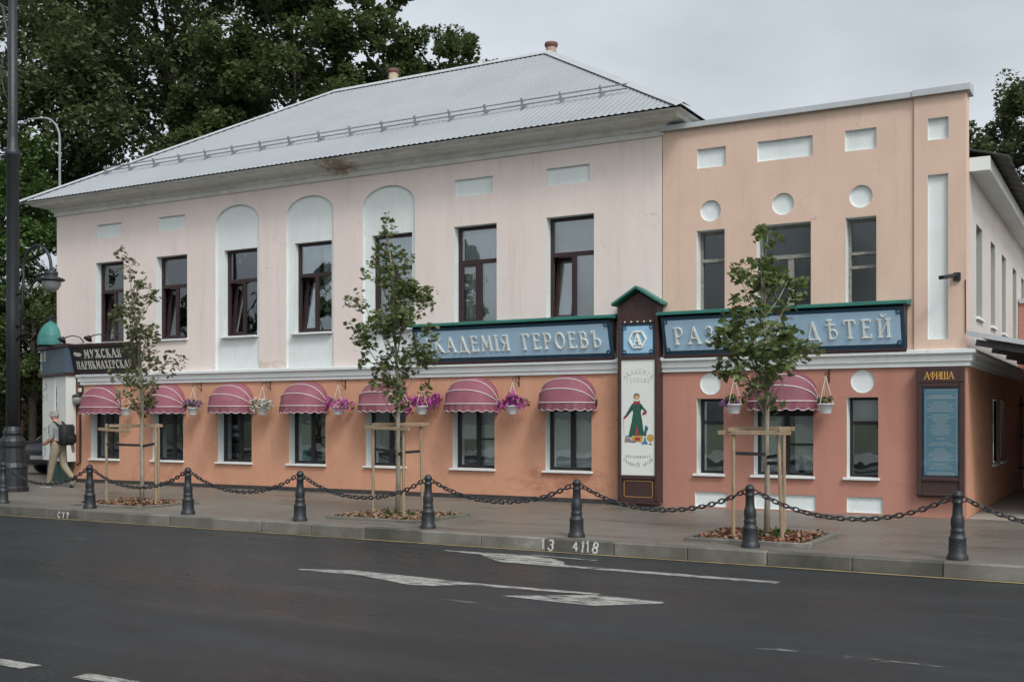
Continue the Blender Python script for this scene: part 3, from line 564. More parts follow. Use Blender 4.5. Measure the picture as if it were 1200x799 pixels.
# ---- windows
def window(bld, x0, x1, z0, z1, y, frame, glass, layout, sill=True, sillmat='white', fw=.07, siny=0., ry0=0.):
    """frame at depth y.. y+.07; layout 'T' = transom over two lights, 'P' = transom over two, left sash tilted open, 'H2' old casement, 'S' single with transom"""
    mb = MB(); d = .07; tz = z0 + (z1 - z0) * (.64 if layout in 'TP' else .60); mx = x0 + (x1 - x0) * (.5)
    mb.box(x0, x0 + fw, y, y + d, z0, z1); mb.box(x1 - fw, x1, y, y + d, z0, z1)
    mb.box(x0 + fw, x1 - fw, y + .002, y + d, z1 - fw, z1); mb.box(x0 + fw, x1 - fw, y + .002, y + d, z0, z0 + fw)
    cells = []
    if layout in ('T', 'P'):
        mb.box(x0 + fw, x1 - fw, y + .003, y + d, tz - .035, tz + .045)
        mb.box(mx - .045, mx + .045, y + .004, y + d, z0 + fw, tz - .035)
        cells = [(x0 + fw, x1 - fw, tz + .045, z1 - fw, 0), (x0 + fw, mx - .045, z0 + fw, tz - .035, 1), (mx + .045, x1 - fw, z0 + fw, tz - .035, 0)]
    elif layout == 'S':
        tz = z0 + (z1 - z0) * .68
        mb.box(x0 + fw, x1 - fw, y + .003, y + d, tz - .03, tz + .03)
        cells = [(x0 + fw, x1 - fw, tz + .03, z1 - fw, 0), (x0 + fw, x1 - fw, z0 + fw, tz - .03, 0)]
    elif layout == 'M':      # one big light and a mullion, bar across the right light
        mb.box(mx - .04, mx + .04, y + .004, y + d, z0 + fw, z1 - fw)
        zz = z0 + (z1 - z0) * .42
        mb.box(mx + .04, x1 - fw, y + .003, y + d, zz - .02, zz + .02)
        cells = [(x0 + fw, mx - .04, z0 + fw, z1 - fw, 0), (mx + .04, x1 - fw, zz + .02, z1 - fw, 0), (mx + .04, x1 - fw, z0 + fw, zz - .02, 0)]
    elif layout == 'G':      # ground floor: deep transom hidden under the awning, two lights below
        tz = z0 + (z1 - z0) * .80
        mb.box(x0 + fw, x1 - fw, y + .003, y + d, tz - .045, tz + .045); mb.box(mx - .045, mx + .045, y + .004, y + d, z0 + fw, tz - .045)
        cells = [(x0 + fw, x1 - fw, tz + .045, z1 - fw, 0), (x0 + fw, mx - .045, z0 + fw, tz - .045, 0), (mx + .045, x1 - fw, z0 + fw, tz - .045, 0)]
    elif layout == 'GB':
        tz = z0 + (z1 - z0) * .80; zz = z0 + (z1 - z0) * .40
        mb.box(x0 + fw, x1 - fw, y + .003, y + d, tz - .045, tz + .045); mb.box(mx - .045, mx + .045, y + .004, y + d, z0 + fw, tz - .045)
        mb.box(mx + .045, x1 - fw, y + .005, y + d, zz - .018, zz + .018)
        cells = [(x0 + fw, x1 - fw, tz + .045, z1 - fw, 0), (x0 + fw, mx - .045, z0 + fw, tz - .045, 0), (mx + .045, x1 - fw, zz + .018, tz - .045, 0), (mx + .045, x1 - fw, z0 + fw, zz - .018, 0)]
    elif layout == 'O':      # old timber casement
        tz = z0 + (z1 - z0) * .64
        mb.box(x0 + fw, x1 - fw, y - .02, y + d, tz - .03, tz + .03); cells = [(x0 + fw, x1 - fw, tz + .03, z1 - fw, 0), (x0 + fw, x1 - fw, z0 + fw, tz - .03, 0)]
    elif layout == 'O3':
        tz = z0 + (z1 - z0) * .60; t2 = z0 + (z1 - z0) * .44
        for q in (tz, t2): mb.box(x0 + fw, x1 - fw, y - .015, y + d, q - .025, q + .025)
        cells = [(x0 + fw, x1 - fw, tz + .025, z1 - fw, 0), (x0 + fw, x1 - fw, t2 + .025, tz - .025, 0), (x0 + fw, x1 - fw, z0 + fw, t2 - .025, 0)]
    elif layout == 'O2':
        tz = z0 + (z1 - z0) * .62; mx = x0 + (x1 - x0) * .58
        mb.box(x0 + fw, x1 - fw, y - .02, y + d, tz - .035, tz + .035); mb.box(mx - .05, mx + .05, y - .01, y + d, z0 + fw, tz - .035)
        cells = [(x0 + fw, x1 - fw, tz + .035, z1 - fw, 0), (x0 + fw, mx - .05, z0 + fw, tz - .035, 0), (mx + .05, x1 - fw, z0 + fw, tz - .035, 0)]
    win = wp(mb, 'window', frame, bld)
    rvl = MB(); reveal(rvl, rect(x0, x1, z0, z1), ry0, y + .12); wp(rvl, 'reveal', 'white', win)
    for a, b, c, e, op in cells:
        if op and layout == 'P':
            h = e - c; s = MB(); sw = .055
            s.box(a - .02, a + sw, 0, .05, 0, h + .02); s.box(b - sw, b + .02, 0, .05, 0, h + .02); s.box(a + sw, b - sw, .002, .05, 0, sw); s.box(a + sw, b - sw, .002, .05, h - sw + .02, h + .02)
            so_ = wp(s, 'sash', frame, win); so_.location += Vector((0, y + .075, c)); so_.rotation_euler = (0, 0, 0)
            # tilt about the bottom rail, inwards at the top
            pv = so_.location.copy(); so_.matrix_local = Matrix.Translation(pv) @ Matrix.Rotation(R(-7), 4, 'X')
            g = wp(MB().box(a + sw, b - sw, .02, .026, sw, h - sw + .02), 'pane', glass, win); g.location += Vector((0, y + .075, c)); g.matrix_local = Matrix.Translation(g.location.copy()) @ Matrix.Rotation(R(-7), 4, 'X')
        else:
            wp(MB().box(a - .004, b + .004, y + .03, y + .036, c - .004, e + .004), 'pane', glass, win)
            if op:   # closed sash has its own inner frame
                s = MB(); sw = .05
                s.box(a, a + sw, y + .006, y + .06, c, e); s.box(b - sw, b, y + .006, y + .06, c, e); s.box(a + sw, b - sw, y + .008, y + .06, c, c + sw); s.box(a + sw, b - sw, y + .008, y + .06, e - sw, e)
                wp(s, 'sash', frame, win)
    if sill:
        s = MB(); s.box(x0 - .06, x1 + .03, -.06, siny + .2, z0 - .045, z0 - .004)
        wp(s, 'sill', sillmat, win, bevel=.006)
    return win
def drape(win, xa, xb, za, zb, y, mat, folds=9, amp=.025, taper=0.):
    """hanging cloth with real folds"""
    mb = MB(); n = folds * 6; vs = []
    for i in range(n + 1):
        u = i / n; x = xa + (xb - xa) * u; yy = y + amp * math.sin(u * folds * 2 * math.pi + random.uniform(-.4, .4))
        xt = x; xbm = xa + (xb - xa) * u * (1 - taper)
        vs += [(xbm, yy, za), (xt, yy * .3 + y * .7, zb)]
    mb.add(vs, [(2 * i, 2 * i + 2, 2 * i + 3, 2 * i + 1) for i in range(n)]); mb.smooth = True
    return wp(mb, 'curtain', mat, win)
lay = ['P', 'P', 'P', 'P', 'T', 'T', 'P']
WN = []
for i, (a, b) in enumerate(UW):
    yy = .17
    wn = window(house, a, b, *UZ, yy, 'frame', 'glass', lay[i], True, 'white', .062, yy - .02 if i not in AR else yy, NZ if i in AR else 0.)
    WN.append(wn); z0, z1 = UZ
    if i in (0, 1, 2): drape(wn, a + .05, a + .48, z0 + .06, z1 - .05, .41, 'curtain', 5, .02, .25); drape(wn, b - .30, b - .02, z0 + .06, z1 - .05, .41, 'curtain' if i != 1 else 'greycurtain', 4, .03, .3)
    if i == 3: drape(wn, a + .04, a + .40, z0 + .06, z1 - .05, .43, 'greycurtain', 5, .02); drape(wn, a + .5, b - .05, z0 + .9, z1 - .1, .43, 'curtain', 5, .03, .4)
    if i == 4: drape(wn, a + .03, b - .03, z0 + .06, z1 - .05, .33, 'curtain', 10, .02)
    if i == 5: drape(wn, a + .04, b - .04, z0 + .05, z1 - .05, .30, 'curtain', 12, .015)
    if i == 6:
        mb = MB()
        for k in range(11): mb.box(a + .05 + k * .082, a + .05 + k * .082 + .078, .42 + .004 * (k % 2), .424 + .004 * (k % 2), z0 + .08, z1 - .06)
        stuff(wp(mb, 'vertical_blind', 'blind', wn))
glay = ['G', 'GB', 'G', 'GB', 'GB', 'GB', 'G']
for i, (a, b) in enumerate(GW):
    wn = window(house, a, b, *GZ, .19, 'darkframe', 'glass', glay[i], True, 'white', .06, .17)
    z0 = GZ[0]
    if i == 6:
        wp(MB().box(a + .05, b - .05, .28, .285, z0 + .05, 1.80), 'blind_or_reflection', 'whiteblind', wn)
    elif i == 5:
        wp(MB().box(a + .05, a + .47, .28, .285, 1.18, 1.80), 'blind_or_reflection', 'whiteblind', wn); drape(wn, b - .42, b - .05, z0 + .05, 1.8, .32, 'curtain', 4, .02, .3)
    elif i == 0:
        drape(wn, a + .05, b - .05, z0 + .05, 1.82, .30, pmat('lilac_curtain', (.62, .57, .70), .9, .06, 4), 8, .025)
    elif i in (1, 2, 3): drape(wn, a + .06, a + .42, z0 + .05, 1.82, .32, 'curtain' if i != 3 else 'greycurtain', 5, .03, .2)
    elif i == 4: drape(wn, a + .06, a + .45, z0 + .3, 1.82, .32, 'greycurtain', 5, .02)

# ================================================================ PEACH WING
WX0, WX1 = -7.55, -2.39
wing = thing('peach_wing', 'peach and terracotta side wing with parapet, round niches and blind recesses', 'building', (-5, 0, 0))
RU = [(-6.90, -6.38), (-5.80, -4.86), (-4.28, -3.78)]; RUZ = (3.50, 4.95)
RG = [(-6.90, -6.40), (-5.85, -4.82), (-4.26, -3.75)]; RGZ = (.615, 1.95)
up = MB(); nb = MB(); rv = MB(); holes = []
for a, b in RU:
    l = rect(a, b, *RUZ); holes.append(l)
for cx, r in ((-6.64, .19), (-5.34, .19), (-4.03, .19)):
    l = disc(cx, 5.29, r); holes.append(l); niche(l, 0, .05, wing)
for a, b in ((-6.89, -6.36), (-5.79, -4.83), (-4.29, -3.78)):
    l = rect(a, b, 6.06, 6.41); holes.append(l); niche(l, 0, .06, wing)
wall_mesh(rect(WX0, -3.18, 2.45, 6.82), holes, 0, 0, up)
ph = [rect(-2.97, -2.655, 6.08, 6.43), rect(-2.97, -2.66, 2.87, 5.52)]
for l in ph: niche(l, -.035, .03, wing)
wp(up, 'upper_wall', 'peach', wing); up = MB(); wall_mesh(rect(-3.18, WX1, 2.45, 6.82), ph, -.035, 0, up)
up.add([(-3.18, -.035, 2.45), (-3.18, 0, 2.45), (-3.18, 0, 6.82), (-3.18, -.035, 6.82)], [(0, 3, 2, 1)])
wp(up, 'pilaster', 'peach', wing)
lo = MB(); rv = MB(); nb = MB(); holes = []
for a, b in RG:
    l = rect(a, b, *RGZ); holes.append(l)
for cx in (-6.64, -4.0):
    l = disc(cx, 2.215, .195); holes.append(l); niche(l, 0, .03, wing)
for a, b in ((-6.93, -6.34), (-5.84, -4.78), (-4.26, -3.68)):
    l = rect(a, b, .03, .29); holes.append(l); niche(l, 0, .035, wing)
wall_mesh(rect(WX0, WX1, 0, 2.45), holes, 0, 0, lo)
wp(lo, 'lower_wall', 'terracotta', wing)
# parapet return and side wall with narrow blind niches
sw = MB(); sn = MB(); holes = []; ly = [(1.2, 2.0), (3.3, 4.0), (5.2, 5.95), (7.4, 8.2), (9.4, 10.1)]
def side_sheet(mb, y0, y1, z0, z1, hs, x, mi=0):
    q = wall_mesh(rect(y0, y1, z0, z1), hs, 0)
    mb.add([(x, vx, vz) for vx, _, vz in q.v], q.f, mi)
for a, b in ly:
    l = rect(a, b, 3.32, 4.88); holes.append(l); n = len(l)
    sn = MB(); sn.add([(WX1, p, z) for p, z in l] + [(WX1 - .12, p, z) for p, z in l], [(i, (i + 1) % n, n + (i + 1) % n, n + i) for i in range(n)]); side_sheet(sn, a, b, 3.32, 4.88, [], WX1 - .12); wp(sn, 'side_niche', pmat('grey_green_render', (.30, .31, .28), .85, .08, 2), wing)
l = rect(2.45, 2.95, 4.6, 4.8)
side_sheet(sw, .30, 12, 2.45, 5.75, holes, WX1)
wp(sw, 'side_upper_wall', 'sidewall', wing)
for a, b in ly: wp(MB().box(WX1 - .1, WX1 + .05, a - .04, b + .04, 3.27, 3.315), 'sill', 'white', wing)
pr = MB(); pr.add([(WX1, -.035, 2.45), (WX1, .3, 2.45), (WX1, .3, 6.82), (WX1, -.035, 6.82)], [(0, 1, 2, 3)]); pr.add([(WX1, .3, 5.7), (WX0, .3, 5.7), (WX0, .3, 6.82), (WX1, .3, 6.82)], [(0, 1, 2, 3)])
wp(pr, 'parapet_return', 'peach', wing)
ls = MB(); lh = [rect(3.5, 4.2, .75, 1.95), rect(4.9, 5.6, .75, 1.95)]; side_sheet(ls, 0, 12, 0, 2.45, lh, WX1); wp(ls, 'side_lower_wall', 'salmon', wing)
for l in lh:
    a, b = l[0][0], l[1][0]
    q = MB(); q.box(WX1 - .12, WX1 - .06, a, b, .75, 1.95); wp(q, 'side_window', 'darkframe', wing)
    wp(MB().box(WX1 - .055, WX1 - .05, a + .06, b - .06, .81, 1.89), 'pane', 'glass', wing); wp(MB().box(WX1 - .1, WX1 + .05, a - .03, b + .03, .70, .745), 'sill', 'white', wing)
wp(MB().ring(WX0 + .02, WX1 + .002, 0, 12, [(o, z) for o, z in BAND]), 'string_course', 'white', wing)
# parapet cap
cp = MB(); cp.add([(WX0 - .02, -.09, 6.80), (-3.2, -.09, 6.80), (-3.2, -.09, 6.89), (WX0 - .02, -.09, 6.89), (WX0 - .02, .38, 6.97), (-3.2, .38, 6.97), (-3.2, .38, 6.8), (WX0 - .02, .38, 6.8)], [(0, 1, 2, 3), (3, 2, 5, 4), (4, 5, 6, 7), (0, 7, 6, 1), (1, 6, 5, 2), (0, 3, 4, 7)])
cp.add([(-3.2, -.11, 6.80), (WX1 + .06, -.11, 6.80), (WX1 + .06, -.11, 6.9), (-3.2, -.11, 6.9), (-3.2, .38, 6.985), (WX1 + .06, .38, 6.985), (WX1 + .06, .38, 6.8), (-3.2, .38, 6.8)], [(0, 1, 2, 3), (3, 2, 5, 4), (4, 5, 6, 7), (0, 7, 6, 1), (1, 6, 5, 2), (0, 3, 4, 7)])
wp(cp, 'parapet_cap', 'capmetal', wing)
# side eaves box, soffit, dark sheet roof over it
wp(MB().box(WX1 + .002, -2.08, .302, 12, 5.58, 5.80), 'side_eaves_box', 'white', wing)
dr = MB(); n = 60
vs = []
for i in range(n + 1):
    y = .35 + 11.6 * i / n; dz = .02 * math.sin(y * 2 * math.pi / .18 * 0.31)
    vs += [(-1.82, y, 5.81 + dz), (-6.0, y, 7.0 + dz), (-1.82, y, 5.79 + dz), (-6, y, 6.97 + dz)]
dr.add(vs, [(4 * i, 4 * i + 4, 4 * i + 5, 4 * i + 1) for i in range(n)] + [(4 * i + 2, 4 * i + 3, 4 * i + 7, 4 * i + 6) for i in range(n)] + [(4 * i, 4 * i + 2, 4 * i + 6, 4 * i + 4) for i in range(n)] + [(0, 1, 3, 2)])
wp(dr, 'dark_roof', 'darkroof', wing)
wp(MB().box(-7.5, -5.9, .4, 10, 6.85, 6.95), 'valley_roof', 'darkroof', wing)
room(WX0 + .03, WX1 - .15, 2.75, 5.5, wing, 3, .31); room(WX0 + .03, WX1 - .15, .1, 2.6, wing, 3, .31)
for (a, b), lyt in zip(RU, ('O', 'O2', 'O3')): 
    wn = window(wing, a, b, *RUZ, .21, 'oldframe', 'oldglass', lyt, True, 'white', .05, .2)
    wp(MB().box(a + .03, b - .03, .40, .41, RUZ[0] + .03, RUZ[0] + .85), 'hardboard_screen', pmat('grey_screen', (.13, .135, .125), .9, .15, 4), wn)
for (a, b), lyt in zip(RG, ('S', 'GB', 'S')):
    wn = window(wing, a, b, *RGZ, .23, 'darkframe', 'glass', lyt, True, 'white', .045, .21)
    if lyt == 'GB': drape(wn, b - .4, b - .06, .7, 1.8, .34, 'curtain', 4, .02); drape(wn, a + .05, a + .4, .7, 1.8, .34, 'curtain', 4, .02)
    if a == -4.26: wp(MB().box(a + .04, b - .04, .315, .32, 1.50, 1.92), 'blind_or_reflection', 'whiteblind', wn)
    if a == -6.90: wp(MB().box(a + .04, b - .04, .315, .32, .65, 1.50), 'blind_or_reflection', pmat('green_reflection', (.10, .17, .085), .9, .08, 3), wn)  # green sheet painted in for the greenery reflected in this pane

# side canopy of sheet metal on posts over the side entrance
cn = thing('side_canopy', 'grey sheet metal lean-to canopy over the side entrance at the right edge', 'canopy', (-1.6, 3, 2.6))
q = MB(); vs = []
n = 52
for i in range(n + 1):
    x = WX1 + .14 + i * .075; z = 2.965 - (x - WX1) * .215; dz = .008 * math.sin(i * 1.57)
    vs += [(x, -.1, z + dz), (x, 8.5, z + dz), (x, -.1, z + dz - .02), (x, 8.5, z + dz - .02)]
q.add(vs, [(4 * i, 4 * i + 4, 4 * i + 5, 4 * i + 1) for i in range(n)] + [(4 * i + 2, 4 * i + 3, 4 * i + 7, 4 * i + 6) for i in range(n)] + [(4 * i, 4 * i + 2, 4 * i + 6, 4 * i + 4) for i in range(n)])
wp(q, 'roof_sheet', 'darkroof', cn)
def cz_(x): return 2.965 - (x - WX1) * .215
wp(MB().add([(WX1 + .02, -.14, 2.905), (1.6, -.14, cz_(1.6) - .03), (1.6, -.14, cz_(1.6) + .025), (WX1 + .02, -.14, 2.985), (WX1 + .02, -.11, 2.905), (1.6, -.11, cz_(1.6) - .03), (1.6, -.11, cz_(1.6) + .025), (WX1 + .02, -.11, 2.985)], [(0, 1, 2, 3), (7, 6, 5, 4), (3, 2, 6, 7), (0, 4, 5, 1), (0, 3, 7, 4), (1, 5, 6, 2)]), 'fascia', 'capmetal', cn)
for y in (0, 2.2, 4.6, 6.8): wp(MB().bar((WX1 + .14, y, 2.80), (1.5, y, cz_(1.5) - .09), .06, .1), 'rafter', 'darkroof', cn)
wp(MB().bar((1.45, 0, 1.98), (1.45, 8.4, 1.98), .08), 'beam', 'darkroof', cn)
for y in (.1, 4.5, 8.3): wp(MB().bar((1.45, y, 0), (1.45, y, 1.94), .09), 'post', 'darkroof', cn)
wp(MB().box(1.5, 1.55, .2, 8.4, .1, 1.9), 'unseen_shade_screen', 'darkroof', cn)  # out of view, added to keep the wall under the canopy in shade

# ================================================================ SIGNS
def tilt_sign(name, label, xl, xr, text, tx0, tx1, gap_right):
    """blue board leaning out at the top, navy frame, green flashing"""
    s = thing(name, label, 'sign', (xl, 0, 2.74)); wdt = xr - xl; ht = .66; a = math.atan2(.20, ht)
    # board frame: rotation about the bottom edge; y=0 plane is the front face
    B0 = Matrix.Translation((0, -.13, 0)) @ Matrix.Rotation(a, 4, 'X')
    def part(mb, nm, mat, **k):
        o = mb.build(nm, mat, s, **k); o.matrix_local = B0; return o
    hh = math.hypot(.20, ht)
    part(MB().box(0, wdt, .0, .04, 0, hh), 'frame', 'navy')
    part(MB().box(.065, wdt - .065, -.012, -.002, .075, hh - .06), 'panel', 'blue')
    part(MB().box(-.01, wdt + .01, -.03, .05, -.055, -.003), 'bottom_rail', 'brown', bevel=.006)
    for cx in (.085, wdt - .085):
        for cz in (.095, hh - .08):
            part(MB().tube([(cx + .033 * math.cos(t * .5236), -.016, cz + .033 * math.sin(t * .5236)) for t in range(12)], .014, 6, closed=True), 'corner_scroll', 'navy')
    # green flashing on top
    f = MB(); f.add([(-.06, -.40, .70), (wdt + .06, -.40, .70), (wdt + .06, -.40, .745), (-.06, -.40, .745), (-.06, .0, .80), (wdt + .06, .0, .80), (wdt + .06, -.0, .70), (-.06, -.0, .70)], [(0, 1, 2, 3), (3, 2, 5, 4), (0, 7, 6, 1), (1, 6, 5, 2), (0, 3, 4, 7)])
    o = f.build('flashing', 'green', s)
    for xx in (0, wdt - .012): MB().add([(x_, y_, z_) for x_ in (xx, xx + .012) for y_, z_ in ((-.31, .66), (0, 0), (0, .7), (-.31, .7))], [(0, 1, 2, 3), (7, 6, 5, 4), (0, 4, 5, 1), (1, 5, 6, 2), (2, 6, 7, 3), (3, 7, 4, 0)]).build('side_cheek', 'brown', s)
    letters(text, s, B0 @ Matrix.Translation((tx0 - xl, -.012, .20)), tx1 - tx0, .29, 'letter', .034, .022)
    return s
tilt_sign('shop_sign', 'blue fascia sign АКАДЕМІЯ ГЕРОЕВЪ below the last two pink-house windows', -12.86, -8.46, 'АКАДЕМІЯ ГЕРОЕВЪ', -12.62, -8.68, 0)
tilt_sign('shop_sign', 'longer blue fascia sign РАЗВИТІЕ ДѢТЕЙ crossing the wing behind the maple', -7.46, -3.29, 'РАЗВИТІЕ ДѢТЕЙ', -7.22, -3.52, 0)

# tall brown totem between the two fascia signs
tt = thing('totem_sign', 'tall dark brown sign board with green gable and pale printed panel', 'sign', (-7.935, 0, 0))
tb = MB(); tb.box(-.395, .395, -.22, -.012, .07, 3.66); tb.ypoly([(-.395, 3.66), (.395, 3.66), (0, 3.88)], -.22, -.012)
tb.build('board', 'brown', tt)
for x in (-.365, .365): MB().box(x - .035, x + .035, -.255, -.22, .1, 3.64).build('stile', 'brown', tt, bevel=.006)
for z in (.12, .53, 2.70, 3.36): MB().box(-.33, .33, -.25, -.22, z - .035, z + .035).build('rail', 'brown', tt, bevel=.006)
MB().box(-.46, .46, -.28, -.22, .045, .085).build('foot_moulding', 'brown', tt, bevel=.008)
for s_ in (-1, 1):
    MB().add([(0, -.36, 4.0), (s_ * .48, -.36, 3.70), (s_ * .48, 0, 3.70), (0, 0, 4.0), (0, -.36, 3.955), (s_ * .48, -.36, 3.655), (s_ * .48, 0, 3.655), (0, 0, 3.955)], [(0, 1, 2, 3) if s_ < 0 else (3, 2, 1, 0), (4, 5, 1, 0), (1, 5, 6, 2), (4, 7, 6, 5)]).build('gable_roof', 'green', tt)
MB().box(-.33, .33, -.232, -.222, 2.735, 3.325).build('blue_border', 'navy', tt)
MB().box(-.285, .285, -.240, -.2325, 2.785, 3.275).build('blue_panel', 'lightblue', tt)
for x in (-.262, .262):
    for z in (2.81, 3.25): MB().tube([(x + .03 * math.cos(t * .5236), -.242, z + .03 * math.sin(t * .5236)) for t in range(12)], .012, 6, closed=True).build('corner_scroll', 'navy', tt)
hexp = [(.165 * math.cos(R(60 * k)), .165 * math.sin(R(60 * k))) for k in range(7)]
hm = MB()
for (a, b), (c, d) in zip(hexp, hexp[1:]): hm.bar((a, -.255, 3.03 + b), (c, -.255, 3.03 + d), .028, .03, up=(0, 1, 0))
hm.build('hexagon_emblem', 'letter', tt)
letters('А', tt, Matrix.Translation((-.07, -.241, 2.94)), .14, .19, 'letter', .038, .028)
for k in range(5): MB().box(-.25 + k * .125 - .012, -.25 + k * .125 + .012, -.258, -.2505, 3.345, 3.369).build('stud', 'letter', tt)
MB().box(-.33, .33, -.230, -.2205, .565, 2.665).build('printed_panel', 'panelwhite', tt)
gp = [(-.26, .17), (.26, .17), (.28, .2), (.28, .43), (.26, .46), (-.26, .46), (-.28, .43), (-.28, .2), (-.26, .17)]
gm = MB()
for (a, b), (c, d) in zip(gp, gp[1:]): gm.bar((a, -.2225, b), (c, -.2225, d), .008, .004, up=(0, 1, 0))
gm.build('gold_outline', 'gold', tt)
def arctext(s, cx, cz, r, a0, a1, h, mat, up=True):
    n = len(s)
    for i, c in enumerate(s):
        if c == ' ': continue
        a = a0 + (a1 - a0) * i / max(1, n - 1); me = glyph(c, h, h * .13, .0012).mesh('printed_letter', mat)
        o = link('printed_letter', me, tt)
        p = Vector((cx + r * math.sin(R(a)) * (1 if up else -1) * (1), -.2305, cz + r * math.cos(R(a)) * (1 if up else -1)))
        if not up: p.x = cx + r * math.sin(R(a)); p.z = cz - r * math.cos(R(a))
        rot = Matrix.Rotation(R(a if up else -a), 4, 'Y')
        o.matrix_local = Matrix.Translation(p) @ rot @ Matrix.Translation((-GL[c][0] * h / 2, 0, 0))
arctext('АКАДЕМІЯ', 0, 2.06, .36, -42, 42, .075, 'printgrey'); arctext('ГЕРОЕВЪ', 0, .9, 1.36, -8.5, 8.5, .07, 'printgrey')
arctext('ОБРАЗОВАНІЕ', 0, 3.9, 3.02, -4.4, 4.4, .042, 'printdark', False); arctext('И', 0, 3.9, 3.13, 0, 0, .035, 'printdark', False); arctext('РАЗВИТІЕ ДѢТЕЙ', 0, 1.14, .42, -42, 42, .045, 'printdark', False)
# printed emblem: a figure in a long green coat with books and toys at its feet (flat print)
def blob(pts, mat, k, name='printed_figure'):
    MB().ypoly(pts, -.2305 - k * .0006, -.2301).build(name, mat, tt)
pg = {n: pmat('print_' + n, c, .7, .12, 14) for n, c in dict(coat=(.022, .085, .06), red=(.32, .035, .04), skin=(.55, .33, .22), hair=(.16, .11, .05), blue=(.07, .16, .34), gold=(.45, .28, .06), sea=(.03, .11, .15), book=(.35, .17, .11)).items()}
fx, fz = -.03, 1.28
blob([(fx - .16, fz), (fx + .15, fz), (fx + .11, fz + .28), (fx + .085, fz + .42), (fx + .11, fz + .56), (fx + .03, fz + .63), (fx - .03, fz + .63), (fx - .1, fz + .57), (fx - .07, fz + .42), (fx - .1, fz + .25)], pg['coat'], 1)
blob([(fx - .1, fz + .57), (fx - .23, fz + .36), (fx - .2, fz + .33), (fx - .07, fz + .48)], pg['coat'], 1); blob([(fx + .1, fz + .56), (fx + .2, fz + .45), (fx + .12, fz + .38), (fx + .11, fz + .41), (fx + .15, fz + .45), (fx + .08, fz + .5)], pg['coat'], 1)
blob([(fx - .24, fz + .37), (fx - .265, fz + .32), (fx - .235, fz + .30), (fx - .2, fz + .335)], pg['red'], 2); blob([(fx + .2, fz + .46), (fx + .2, fz + .4), (fx + .12, fz + .37), (fx + .11, fz + .41)], pg['red'], 2)
blob([(fx - .03, fz + .005), (fx + .04, fz + .005), (fx + .02, fz + .17), (fx - .01, fz + .17)], pg['red'], 3); blob([(fx - .065, fz + .65), (fx - .05, fz + .58), (fx + .06, fz + .57), (fx + .07, fz + .65), (fx, fz + .6)], pg['red'], 4)
blob(disc(fx, fz + .715, .062, 14), pg['hair'], 2); blob(disc(fx + .003, fz + .695, .045, 14), pg['skin'], 5)
blob([(fx - .255, fz + .31), (fx - .262, fz + .31), (fx - .25, fz - .02), (fx - .245, fz - .02)], pg['hair'], 1)
for k, (x, z, w_, c) in enumerate(((-.27, 1.16, .15, 'book'), (-.26, 1.19, .13, 'blue'), (-.265, 1.22, .12, 'book'), (-.25, 1.255, .13, 'sea'), (-.14, 1.155, .1, 'blue'))): blob(rect(x, x + w_, z, z + .026), pg[c], 2)
blob([(-.12, 1.18), (.08, 1.16), (.1, 1.29), (-.13, 1.27)], pg['gold'], 2); blob([(-.07, 1.2), (.03, 1.19), (.04, 1.25), (-.06, 1.26)], pg['red'], 3)
blob([(.06, 1.13), (.2, 1.13), (.155, 1.2), (.155, 1.25), (.115, 1.25), (.115, 1.2)], pg['blue'], 4); blob(disc(.24, 1.245, .07, 16), pg['gold'], 3); blob([(.2, 1.12), (.28, 1.12), (.245, 1.15), (.245, 1.18), (.235, 1.18), (.235, 1.15)], pg['hair'], 3)
blob([(.1, 1.28), (.16, 1.27), (.17, 1.36), (.2, 1.41), (.17, 1.47), (.135, 1.46), (.125, 1.38), (.1, 1.34)], pg['sea'], 3)

# playbill case at the corner
ab = thing('notice_board', 'dark brown notice case headed АФИША with tall blue programme poster', 'notice board', (-2.765, 0, 0))
MB().box(-.355, .355, -.13, -.04, .33, 2.43).build('board', 'brown', ab, bevel=.008)
MB().box(-.36, .36, -.165, -.131, 2.17, 2.43).build('header', 'brown', ab, bevel=.006)
for x in (-.32, .32): MB().box(x - .035, x + .035, -.165, -.131, .36, 2.165).build('stile', 'brown', ab, bevel=.006)
MB().box(-.28, .28, -.162, -.131, 2.10, 2.165).build('rail', 'brown', ab, bevel=.006); MB().box(-.28, .28, -.162, -.131, .60, .66).build('rail', 'brown', ab, bevel=.006)
MB().box(-.28, .28, -.162, -.131, .36, .40).build('rail', 'brown', ab, bevel=.006)
letters('АФИША', ab, Matrix.Translation((-.235, -.166, 2.225)), .44, .115, 'gold', .016, .006)
MB().box(-.285, .285, -.136, -.1305, .66, 2.10).build('poster_backing', 'navy', ab)
MB().box(-.245, .265, -.140, -.1365, .69, 2.07).build('poster', 'poster', ab)
pl = MB()
for z in (.715, 2.045): pl.box(-.20, .22, -.1418, -.1402, z, z + .006)
for x in (-.225, .24): pl.box(x, x + .006, -.1418, -.1402, .75, 2.01)
pl.build('poster_border', 'posterline', ab)
pt = MB(); z = 1.95; rr = random.Random(3)
rows = [(.17, 2), (.22, 2), None, (.1, 1), (.2, 1), (.16, 1), (.21, 1), (.2, 1), None, (.13, 1), (.21, 1), (.12, 1), (.1, 1), (.08, 1), (.15, 1), (.13, 1), (.16, 1), (.14, 1), (.12, 1), None, (.07, 1), None, (.15, 1), (.19, 1), None, (.08, 1), (.11, 1), (.17, 1), (.2, 1), (.12, 1), (.2, 1), None, (.09, 1), (.16, 1), (.19, 1), None, (.2, 1), (.21, 1)]
for r_ in rows:
    if r_:
        x = -r_[0] + .01
        while x < r_[0]:
            l_ = rr.uniform(.02, .06); pt.box(x, min(x + l_, r_[0]) + .01, -.1412, -.1402, z, z + (.02 if r_[1] == 2 else .013)); x += l_ + .016
    z -= .034
stuff(pt.build('poster_text', 'posterline', ab))
